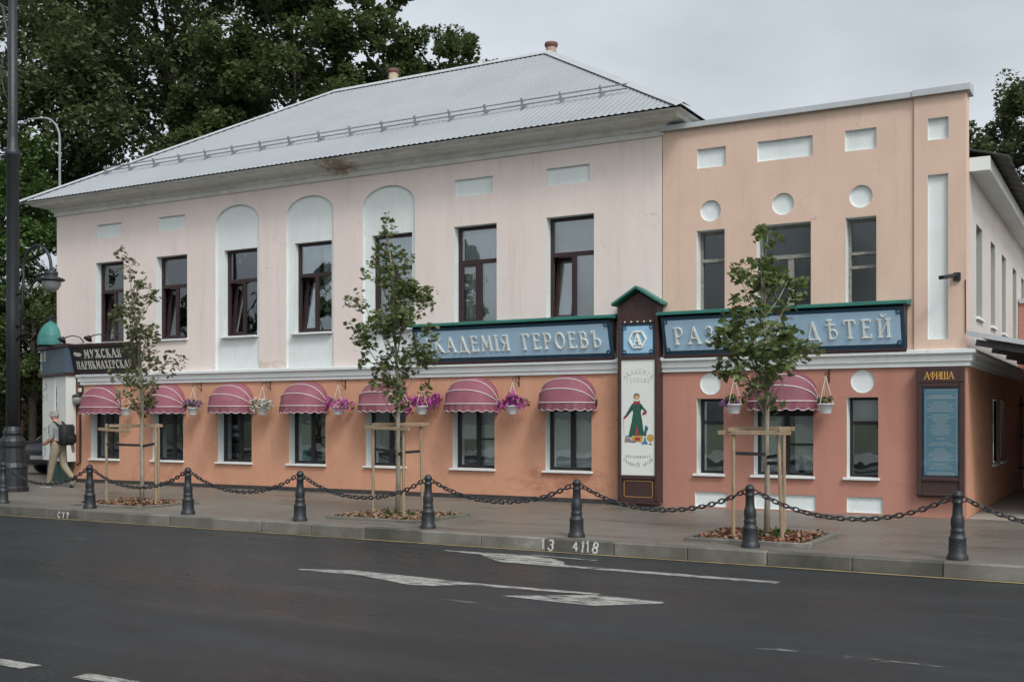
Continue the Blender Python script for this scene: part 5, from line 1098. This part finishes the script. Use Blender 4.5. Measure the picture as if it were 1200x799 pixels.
P = [(0, 0, -.55), (0, 0, 10.6)] + [(-.95 + .95 * math.cos(R(90 * t / 8)), 0, 10.6 + .85 * math.sin(R(90 * t / 8))) for t in range(1, 9)] + [(-1.5, 0, 11.5), (-1.9, 0, 11.45)]
MB().tube(P, [.07, .04] + [.032] * 8 + [.03, .03], 8).build('pole', pmat('galvanised_pole', (.25, .28, .275), .5, .1, 3), sl, smooth=True)
MB().box(-2.5, -1.85, -.1, .1, 11.37, 11.48).build('lamp_head', 'capmetal', sl, bevel=.02)

# spotlight / camera on the wing corner
dv = thing('wall_spotlight', 'small grey spotlight on an arm beside the tall white recess', 'spotlight', (-2.52, -.035, 3.86))
MB().box(-.06, .05, -.05, -.002, -.07, .06).build('junction_box', 'castiron', dv, bevel=.006); MB().tube([(0, -.03, 0), (-.02, -.16, .0), (-.05, -.26, -.02)], .015, 6).build('arm', 'castiron', dv)
o = MB().box(-.05, .05, -.3, 0, -.03, .03).build('lamp_head', 'castiron', dv, bevel=.01); o.location = (-.04, -.22, -.01); o.rotation_euler = (R(10), 0, R(-28))
tag(MB().tube([(-2.40, -.05, 3.8), (-2.395, -.05, 3.3), (-2.395, -.05, 2.95)], .008, 5).build('cable', 'iron'), 'thin cable running down the wing corner from the spotlight', 'cable')

# small things on the window ledges
def card(): 
    c = thing('picture_card', 'bright teal picture card standing inside the fourth ground floor window', 'picture', (-16.06, .272, .665))
    MB().box(-.16, .16, 0, .012, 0, .32).build('card', pmat('teal_card', (.03, .40, .29), .6, .05, 5), c); MB().lathe([(.001, 0), (.07, 0), (.07, .004), (.001, .004)], 0, 0, 16).build('printed_face', 'printdark', c).matrix_local = Matrix.Translation((.02, -.001, .15)) @ Matrix.Rotation(R(90), 4, 'X')
card()
tag(MB().lathe([(.035, .665), (.035, .82), (.014, .88), (.014, .94)], -20.2, .30, 12).build('bottle', 'potwhite', None, smooth=True), 'white bottle on the ledge of the second ground floor window', 'bottle')
tag(MB().box(-15.68, -15.56, .272, .30, .665, .95).build('book', 'panelwhite', None, bevel=.006), 'pale upright book beside the teal picture card', 'book')
ap = thing('desk_lamp_shade', 'yellow box lampshade inside the rightmost upper window of the pink house', 'lamp', (-9.12, .45, 3.52))
MB().add([(-.13, -.06, 0), (.13, -.06, 0), (.13, .06, 0), (-.13, .06, 0), (-.15, -.06, .24), (.15, -.06, .24), (.15, .06, .24), (-.15, .06, .24)], [(0, 1, 5, 4), (1, 2, 6, 5), (2, 3, 7, 6), (3, 0, 4, 7), (0, 3, 2, 1), (4, 5, 6, 7)]).build('shade', pmat('yellow_shade', (.5, .40, .16), .7, .06, 4), ap)
for i, (x, z, y, m_, t_x) in enumerate(((-13.95, .64, .36, 'petalpink', 'low pink flowers inside the fifth ground floor window'), (-11.85, .64, .36, 'petalpurple', 'purple flowers on the ledge inside the sixth ground floor window'), (-5.55, .66, .4, 'leafmid', 'green leafy plant inside the wing window under the awning'), (-15.35, 3.52, .4, 'leafbright', 'small green plant inside the fourth upper window'))):
    q = thing('window_plant', t_x, 'plant', (x, y, z)); MB().lathe([(.05, 0), (.07, .1), (.075, .1)], 0, 0, 12).build('pot', 'potwhite', q, smooth=True)
    rs = np.random.RandomState(90 + i); V, n, k = leaf_cloud([(rs.uniform(-.14, .14), rs.uniform(-.05, .05), rs.uniform(.1, .28), .06) for _ in range(7)], 120, .06, .3, 'oval', rs); link('foliage', cloud_mesh('foliage', V, n, k, m_ if m_.startswith('leaf') else 'leafmid'), q)
    if m_.startswith('petal'): V, n, k = leaf_cloud([(rs.uniform(-.14, .14), rs.uniform(-.05, .02), rs.uniform(.12, .3), .05) for _ in range(6)], 60, .05, .3, 'oval', rs); stuff(link('flowers', cloud_mesh('flowers', V, n, k, m_), q))
# ================================================================ PERSON
def skin_body(joints, edges, rad):
    me = bpy.data.meshes.new('skel'); me.from_pydata(joints, edges, []); o = bpy.data.objects.new('skel', me); col.objects.link(o)
    o.modifiers.new('s', 'SKIN'); sk = me.skin_vertices[0].data
    for i, r_ in enumerate(rad): sk[i].radius = r_ if isinstance(r_, tuple) else (r_, r_)
    sk[0].use_root = True
    m2 = o.modifiers.new('d', 'SUBSURF'); m2.levels = 2; m2.render_levels = 2
    dg = bpy.context.evaluated_depsgraph_get(); ev = o.evaluated_get(dg); out = bpy.data.meshes.new_from_object(ev)
    bpy.data.objects.remove(o); return out
pe = thing('person', 'person in grey shirt and beige trousers with black backpack, walking left on pavement', 'person', (-21.72, -1.80, 0), rz=math.pi + .12)
# local frame: +x forward, +y is the person's left
J = [(0, 0, .96), (.01, 0, 1.12), (.03, 0, 1.30), (.05, 0, 1.43), (.075, 0, 1.51), (.10, .005, 1.575), (.115, .01, 1.66), (.115, .01, 1.72),
     (.0, .095, .90), (.10, .10, .50), (.20, .10, .10), (.24, .10, .045), (.36, .10, .035),
     (.0, -.095, .90), (-.06, -.10, .50), (-.36, -.10, .20), (-.34, -.10, .12), (-.27, -.10, .035),
     (.04, .185, 1.41), (-.04, .25, 1.14), (.17, .22, 1.02), (.225, .205, 1.01),
     (.04, -.185, 1.41), (-.11, -.25, 1.15), (-.22, -.23, .95), (-.235, -.225, .90)]
Ed = [(0, 1), (1, 2), (2, 3), (3, 4), (4, 5), (5, 6), (6, 7), (0, 8), (8, 9), (9, 10), (10, 11), (11, 12), (0, 13), (13, 14), (14, 15), (15, 16), (16, 17), (3, 18), (18, 19), (19, 20), (20, 21), (3, 22), (22, 23), (23, 24), (24, 25)]
Rd = [(.15, .12), (.14, .115), (.155, .12), (.14, .10), .058, .055, .095, .07, .095, .068, .05, .045, .04, .095, .068, .05, .05, .04, .062, .047, .036, .035, .062, .047, .036, .035]
fing = [(21, .225, .205, 1.01, 1), (25, -.235, -.225, .90, -1)]
for root_, x, y, z, sd_ in fing:
    for k in range(4):
        i0 = len(J); off = (k - 1.5) * .018
        if sd_ > 0: J += [(x + .045, y - .005, z + off), (x + .075, y - .02, z + off - .005), (x + .07, y - .045, z + off - .01)]
        else: J += [(x - .005 + off, y, z - .045), (x + .005 + off, y + .005, z - .075), (x + .02 + off, y + .012, z - .095)]
        Ed += [(root_, i0), (i0, i0 + 1), (i0 + 1, i0 + 2)]; Rd += [.010, .009, .008]
    i0 = len(J)
    if sd_ > 0: J += [(x + .015, y - .02, z + .045), (x + .045, y - .035, z + .06)]
    else: J += [(x + .04, y + .015, z - .015), (x + .055, y + .02, z - .045)]
    Ed += [(root_, i0), (i0, i0 + 1)]; Rd += [.011, .009]
Rd = [(tuple(q * 1.26 for q in r_) if isinstance(r_, tuple) else r_ * (1.22 if r_ > .02 else 1)) for r_ in Rd]
bm_ = skin_body(J, Ed, Rd); bm_.name = 'body'
for m_ in (pmat('grey_shirt', (.19, .21, .205), .85, .12, 9, bump=.5, bscale=25), pmat('beige_trousers', (.24, .205, .145), .85, .12, 9, bump=.5, bscale=22), pmat('skin', (.42, .24, .17), .6, .06, 12), pmat('pale_shoes', (.27, .24, .20), .7, .2, 12)): bm_.materials.append(m_)
def segd(p, a, b):
    a = Vector(a); b = Vector(b); ab = b - a; t = max(0, min(1, (p - a).dot(ab) / max(1e-9, ab.length_squared))); return (p - a - ab * t).length
zone = {}
for k, (a, b) in enumerate(Ed):
    if a >= 20 and a not in (22, 23) or b in (21, 25): zone[k] = 2
    elif (a, b) in ((19, 20), (23, 24)): zone[k] = 2
    elif (a, b) in ((18, 19), (22, 23), (3, 18), (3, 22), (0, 1), (1, 2), (2, 3)): zone[k] = 0
    elif (a, b) in ((4, 5), (5, 6), (6, 7), (3, 4)): zone[k] = 2
    elif (a, b) in ((10, 11), (11, 12), (15, 16), (16, 17)): zone[k] = 3
    else: zone[k] = 1
for p in bm_.polygons:
    c = p.center; k = min(range(len(Ed)), key=lambda q: segd(c, J[Ed[q][0]], J[Ed[q][1]])); m_ = zone[k]
    if Ed[k] == (3, 4) and c.z < 1.47: m_ = 0
    if m_ == 0 and c.z < .97: m_ = 1
    p.material_index = m_; p.use_smooth = True
for v in bm_.vertices:      # nose, chin and brow pulled out of the head
    d = v.co - Vector((.115, .01, 1.65))
    if d.length < .14 and d.x > .05:
        if abs(d.y) < .022 and -.03 < d.z < .02: v.co.x += .022
        if abs(d.y) < .035 and d.z < -.06: v.co.x += .012
link('body', bm_, pe)
hr = MB(); n = 14
for i in range(9):
    ph = R(-12 + 102 * i / 8)
    for j in range(n + 1):
        th = R(70 + 220 * j / n); k_ = 1 + .03 * math.sin(7 * j + 3 * i)
        hr.v.append((.108 + .107 * k_ * math.cos(ph) * math.cos(th) * (1 if i < 5 else 1), .01 + .095 * k_ * math.cos(ph) * math.sin(th), 1.665 + .115 * k_ * math.sin(ph)))
for i in range(8):
    for j in range(n): hr.f.append([i * (n + 1) + j, i * (n + 1) + j + 1, (i + 1) * (n + 1) + j + 1, (i + 1) * (n + 1) + j]); hr.m.append(0)
hr.lathe([(.096, 1.72), (.088, 1.755), (.06, 1.78), (.0, 1.788)], .11, .01, 14, cap=False)
hr.build('hair', pmat('grey_hair', (.26, .255, .24), .8, .25, 60), pe, smooth=True)
gl_ = MB()
for s_ in (-1, 1):
    gl_.tube([(.205, .01 + s_ * .036 + .026 * math.cos(t * .785), 1.668 + .02 * math.sin(t * .785)) for t in range(8)], .004, 5, closed=True); gl_.bar((.203, .01 + s_ * .062, 1.672), (.10, .01 + s_ * .098, 1.675), .005)
gl_.build('glasses', 'strap', pe)
for s_ in (-1, 1): MB().lathe([(.004, -.03), (.014, -.02), (.017, 0), (.014, .022), (.004, .03)], .105, .01 + s_ * .098, 8).build('ear', bm_.materials[2], pe, smooth=True).location = (0, 0, 1.655)
bp = MB(); bp.box(-.36, -.14, -.18, .18, .98, 1.46); bp.box(-.41, -.361, -.14, .14, 1.02, 1.24)
bo = bp.build('backpack', 'strap', pe, bevel=.05, smooth=True)
for s_ in (-1, 1): MB().tube([(-.12, s_ * .1, 1.43), (.0, s_ * .12, 1.52), (.13, s_ * .12, 1.45), (.165, s_ * .13, 1.28), (.02, s_ * .165, 1.10), (-.13, s_ * .13, 1.05)], .02, 6).build('shoulder_strap', 'strap', pe, smooth=True)
MB().box(.16, .41, .055, .145, 0, .022).build('shoe_sole', 'printgrey', pe, bevel=.008)
ss = MB().box(-.13, .13, -.05, .05, -.02, .02).build('shoe_sole', 'strap', pe, bevel=.008); ss.matrix_local = Matrix.Translation((-.335, -.10, .10)) @ Matrix.Rotation(R(62), 4, 'Y')

# ================================================================ PARKED CAR behind the porch
cr = thing('parked_car', 'dark parked car behind the white corner porch, red tail light showing', 'car', (-27.1, 3.95, 0))
st = [(-2.2, .72, .45, .80), (-2.12, .82, .30, .93), (-1.7, .88, .24, .97), (-.6, .9, .22, .95), (.7, .9, .22, .94), (1.5, .88, .24, .88), (2.0, .8, .28, .76), (2.2, .66, .38, .64)]
cb = MB(); vs = []
for y, hw, zl, zt in st:
    vs += [(-hw * .92, y, zl), (-hw, y, zl + .12), (-hw, y, zt - .12), (-hw * .90, y, zt), (hw * .90, y, zt), (hw, y, zt - .12), (hw, y, zl + .12), (hw * .92, y, zl)]
fs = [(i * 8 + j, i * 8 + (j + 1) % 8, (i + 1) * 8 + (j + 1) % 8, (i + 1) * 8 + j) for i in range(len(st) - 1) for j in range(8)] + [tuple(range(7, -1, -1)), tuple(range((len(st) - 1) * 8, len(st) * 8))]
cb.add(vs, fs); cpaint = pmat('dark_car_paint', (.012, .012, .016), .22, .1, 3, spec=.6)
cb.build('body', cpaint, cr, smooth=True)
ck = [(-1.75, .80, .90, .93), (-1.15, .70, .90, 1.40), (.2, .70, .90, 1.44), (1.15, .78, .88, .92)]
cg = MB(); vs = []
for y, hw, zl, zt in ck: vs += [(-.82, y, zl), (-hw * .92, y, zt), (hw * .92, y, zt), (.82, y, zl)]
cg.add(vs, [(i * 4 + j, i * 4 + j + 1, (i + 1) * 4 + j + 1, (i + 1) * 4 + j) for i in range(3) for j in range(3)])
cg.build('window_glass', pmat('tinted_car_glass', (.02, .025, .03), .06, .1, 3, spec=1.0), cr)
rf = MB(); rf.add([(-.655, -1.16, 1.405), (.655, -1.16, 1.405), (.655, .21, 1.445), (-.655, .21, 1.445), (-.5, -.5, 1.47), (.5, -.5, 1.47)], [(0, 1, 5, 4), (1, 2, 5), (5, 2, 3, 4), (3, 0, 4)]); rf.build('roof', cpaint, cr, smooth=True)
for s_ in (-1, 1):
    MB().box(s_ * .70 - .16, s_ * .70 + .16, -2.185, -2.05, .68, .82).build('tail_light', pmat('red_lens', (.35, .012, .014), .25, .1, 6), cr, bevel=.02)
    for y in (-1.35, 1.35):
        w_ = MB().tube([(s_ * .78, y, .33), (s_ * .92, y, .33)], .33, 20).build('wheel', 'strap', cr); MB().tube([(s_ * .90, y, .33), (s_ * .925, y, .33)], .2, 14).build('rim', 'capmetal', w_)
    MB().box(s_ * .98 - .08, s_ * .98 + .08, .75, .85, .92, 1.04).build('mirror', cpaint, cr, bevel=.02)
MB().box(-.82, .82, -2.26, -2.12, .36, .56).build('bumper', cpaint, cr, bevel=.03); MB().box(-.26, .26, -2.268, -2.262, .44, .55).build('number_plate', pmat('grubby_plate', (.2, .2, .19), .6, .1, 5), cr)

# ================================================================ BACKGROUND TREES
def big_tree(label, base, H_, zc, rx, rzz, n, size, mat, seed, clumps=46, shp='leaf', ry=None, group='trees behind the house', name='broadleaf_tree', tr=.3):
    t = thing(name, label, 'tree', (*base, 0), group); rs = np.random.RandomState(seed); rd = random.Random(seed); ry = ry or rx
    cs = []
    while len(cs) < clumps:
        d = rs.normal(size=3); d /= np.linalg.norm(d); q = rs.uniform(.2, 1) ** .45
        x, y, z = d[0] * rx * q, d[1] * ry * q, zc + d[2] * rzz * q
        if z > H_ * .98 or z < 1.2: continue
        cs.append((x, y, z, rs.uniform(.13, .25) * rx))
    tk = MB(); zb = zc - rzz * .55
    tk.tube([(0, 0, -.3), (.05, 0, zb * .5), (-.05, .05, zb), (.1, 0, zc), (0, 0, zc + rzz * .45)], [tr * 1.25, tr, tr * .85, tr * .5, tr * .12], 8)
    for x, y, z, r in cs[::2]:
        z0 = min(max(zb * .7, z - math.hypot(x, y) * .8), zc + rzz * .5); p0 = Vector((0, 0, z0)); p1 = Vector((x, y, z)); m_ = p0.lerp(p1, .5) + Vector((0, 0, -.25))
        tk.tube([p0, m_, p1], [tr * .38, tr * .2, tr * .05], 5)
    tk.build('trunk', 'darkbark', t, smooth=True)
    sub = []
    for x, y, z, r in cs:
        for _ in range(12):
            d = rs.normal(size=3); d /= np.linalg.norm(d); q = rs.uniform(.45, 1.05) * r; sub.append((x + d[0] * q, y + d[1] * q, z + d[2] * q * .8, r * rs.uniform(.3, .6)))
    V, n, k = leaf_cloud(sub, n, size, .7, shp, rs); link('crown', cloud_mesh('crown', V, n, k, mat), t)
big_tree('huge dark green tree filling the upper left behind the lamp post', (-45, 13), 26, 16.5, 8.0, 9.5, 48000, .23, 'leafdark', 11, 95)
big_tree('huge dark tree rising behind the left half of the roof', (-38.5, 17.5), 26, 16.5, 6.6, 9.8, 48000, .22, 'leafdark', 12, 90)
big_tree('tall mid-green tree behind the left roof hip', (-31.8, 18), 23.5, 14.8, 4.8, 8.6, 46000, .22, 'leafmid', 13, 66)
big_tree('lighter green tree behind the left chimney, thinning towards the sky', (-27.2, 18.5), 20.6, 13.4, 3.5, 6.8, 22000, .21, 'leafmid', 14, 44)
big_tree('round topped small green tree just behind the roof ridge', (-26.7, 22.5), 20.2, 14.0, 3.2, 5.6, 30000, .19, 'leafmid', 15, 100)
big_tree('slim tree tip poking above the ridge right of the round tree', (-26.6, 26), 17.6, 15.4, .5, 1.9, 900, .2, 'leafmid', 16, 10, tr=.06)
big_tree('fresh green tree left of the pink house behind the lamp arm', (-36.3, 7.8), 12.5, 7.0, 3.4, 4.6, 30000, .16, 'leafbright', 17, 56, tr=.16)
big_tree('dense green tree at the left edge beyond the lamp post', (-37.0, 3.5), 10.5, 5.6, 3.6, 4.3, 30000, .16, 'leafbright', 18, 56, tr=.16)
big_tree('dark leafy tree overhanging the brick outbuilding on the left', (-33.0, 6.0), 6.4, 4.4, 2.6, 1.9, 18000, .13, 'leafmid', 19, 40, tr=.12)
big_tree('feathery grey-green tree behind the wing parapet at the right edge', (-4.1, 25), 14.4, 9.2, 3.2, 5.4, 40000, .16, 'leafdark', 20, 110)
big_tree('dark green tree at the far right behind the side canopy', (.8, 26), 14.0, 8.4, 3.4, 5.2, 30000, .16, 'leafdark', 21, 90)
# trees over the street, seen mirrored in the window panes
for i, (x, y, h, r_) in enumerate(((-15, -42, 13.0, 2.8), (-26.5, -43, 12, 3.0), (-38.8, -42, 13.5, 2.8), (-52, -44, 12.5, 4), (-63, -43, 12, 4), (-76, -44, 13.5, 4.5))):
    big_tree(('street tree mirrored in the wing window panes', 'street tree mirrored in the pane nearest the totem', 'street tree mirrored in the two panes right of the arches', 'street tree mirrored in the middle arched window', 'street tree mirrored in the first arched windows', 'street tree mirrored in the leftmost upper panes')[i], (x, y), h, h * .6, r_, h * .38, 6000, .4, 'leafmid', 40 + i, 30, group='trees across the street')

# low hedge masses and brick outbuilding at the far left
def hedge(label, x0, x1, y0, y1, h, n, mat, seed, name='hedge'):
    t = thing(name, label, 'hedge', ((x0 + x1) / 2, (y0 + y1) / 2, 0)); rs = np.random.RandomState(seed)
    cs = [(rs.uniform(x0, x1) - (x0 + x1) / 2, rs.uniform(y0, y1) - (y0 + y1) / 2, rs.uniform(.2, 1) * h, rs.uniform(.35, .6)) for _ in range(int((x1 - x0) * 5 + 8))]
    V, n, k = leaf_cloud(cs, n, .17, .5, 'oval', rs); stuff(link('foliage', cloud_mesh('foliage', V, n, k, mat), t))
    st_ = MB()
    for c in cs[::3]: st_.tube([(c[0], c[1], 0), (c[0] + .1, c[1], c[2])], [.03, .01], 5)
    st_.build('stems', 'darkbark', t)
hedge('dark shrubbery at the left edge beside the parked car', -44, -34.5, 8, 11, 3.2, 9000, 'leafdark', 61)
hedge('dark shrubs far behind the side canopy on the right', -2, 5, 20, 24, 4.6, 8000, 'leafdark', 62)
bh = thing('brick_outbuilding', 'low red brick outbuilding glimpsed between lamp post and porch', 'building', (-38, 12.5, 0))
m = pmat('old_red_brick', (.30, .10, .06), .9, .3, 3); t = m.node_tree; bt = t.nodes.new('ShaderNodeTexBrick'); bt.inputs['Scale'].default_value = 4; bt.inputs['Color1'].default_value = (.30, .10, .055, 1); bt.inputs['Color2'].default_value = (.22, .075, .05, 1); bt.inputs['Mortar'].default_value = (.33, .28, .24, 1)
gg = t.nodes.new('ShaderNodeTexCoord'); mpp = t.nodes.new('ShaderNodeMapping'); mpp.inputs['Rotation'].default_value = (R(90), 0, 0); t.links.new(gg.outputs['Object'], mpp.inputs[0]); t.links.new(mpp.outputs[0], bt.inputs['Vector']); t.links.new(bt.outputs['Color'], t.nodes['Principled BSDF'].inputs['Base Color'])
MB().box(-6, 6.5, -1.2, 1.5, 0, 2.35).build('wall', m, bh); MB().box(-6.2, 6.7, -1.5, 1.8, 2.36, 2.5).build('cornice', 'white', bh)
MB().ypoly([(-6.3, 2.51), (6.8, 2.51), (6.8, 2.6), (0.2, 3.3), (-6.3, 2.6)], -1.6, 1.9).build('roof', 'darkroof', bh); MB().box(1.0, 2.0, -1.24, -1.21, .9, 1.9).build('window', 'darkframe', bh); MB().box(3.2, 4.2, -1.24, -1.21, 0, 2.0).build('door', 'brown', bh)

# right edge: yard gate, wall and potted greenery under the canopy
yw = thing('yard_wall', 'shadowed pinkish yard wall at the back of the side passage', 'wall', (-1, 8.6, 0)); MB().box(-1.38, 8, 0, .3, 0, 4.2).build('wall', 'terracotta', yw); MB().box(-1.36, 8, -.05, .35, 4.2, 4.3).build('coping', 'capmetal', yw)
yg = thing('iron_grille', 'dark wrought iron grille at the right edge under the canopy', 'grille', (-1.55, 8.3, 0))
for k in range(7): MB().bar((-.75 + k * .25, 0, 0), (-.75 + k * .25, 0, 2.1), .03).build('bar', 'castiron', yg)
for z in (.5, 1.2, 1.9): MB().bar((-.8, -.02, z), (.8, -.02, z), .05).build('rail', 'castiron', yg)
pp = thing('potted_shrub', 'dark potted shrub at the right edge under the canopy', 'plant', (-1.35, 7.2, 0)); MB().lathe([(.18, 0), (.24, .4), (.26, .4), (.22, .38)], 0, 0, 14).build('pot', 'castiron', pp, smooth=True)
rs = np.random.RandomState(77); V, n, k = leaf_cloud([(rs.uniform(-.25, .25), rs.uniform(-.25, .25), rs.uniform(.5, 1.15), .16) for _ in range(12)], 500, .1, .4, 'oval', rs); link('foliage', cloud_mesh('foliage', V, n, k, 'leafdark'), pp)
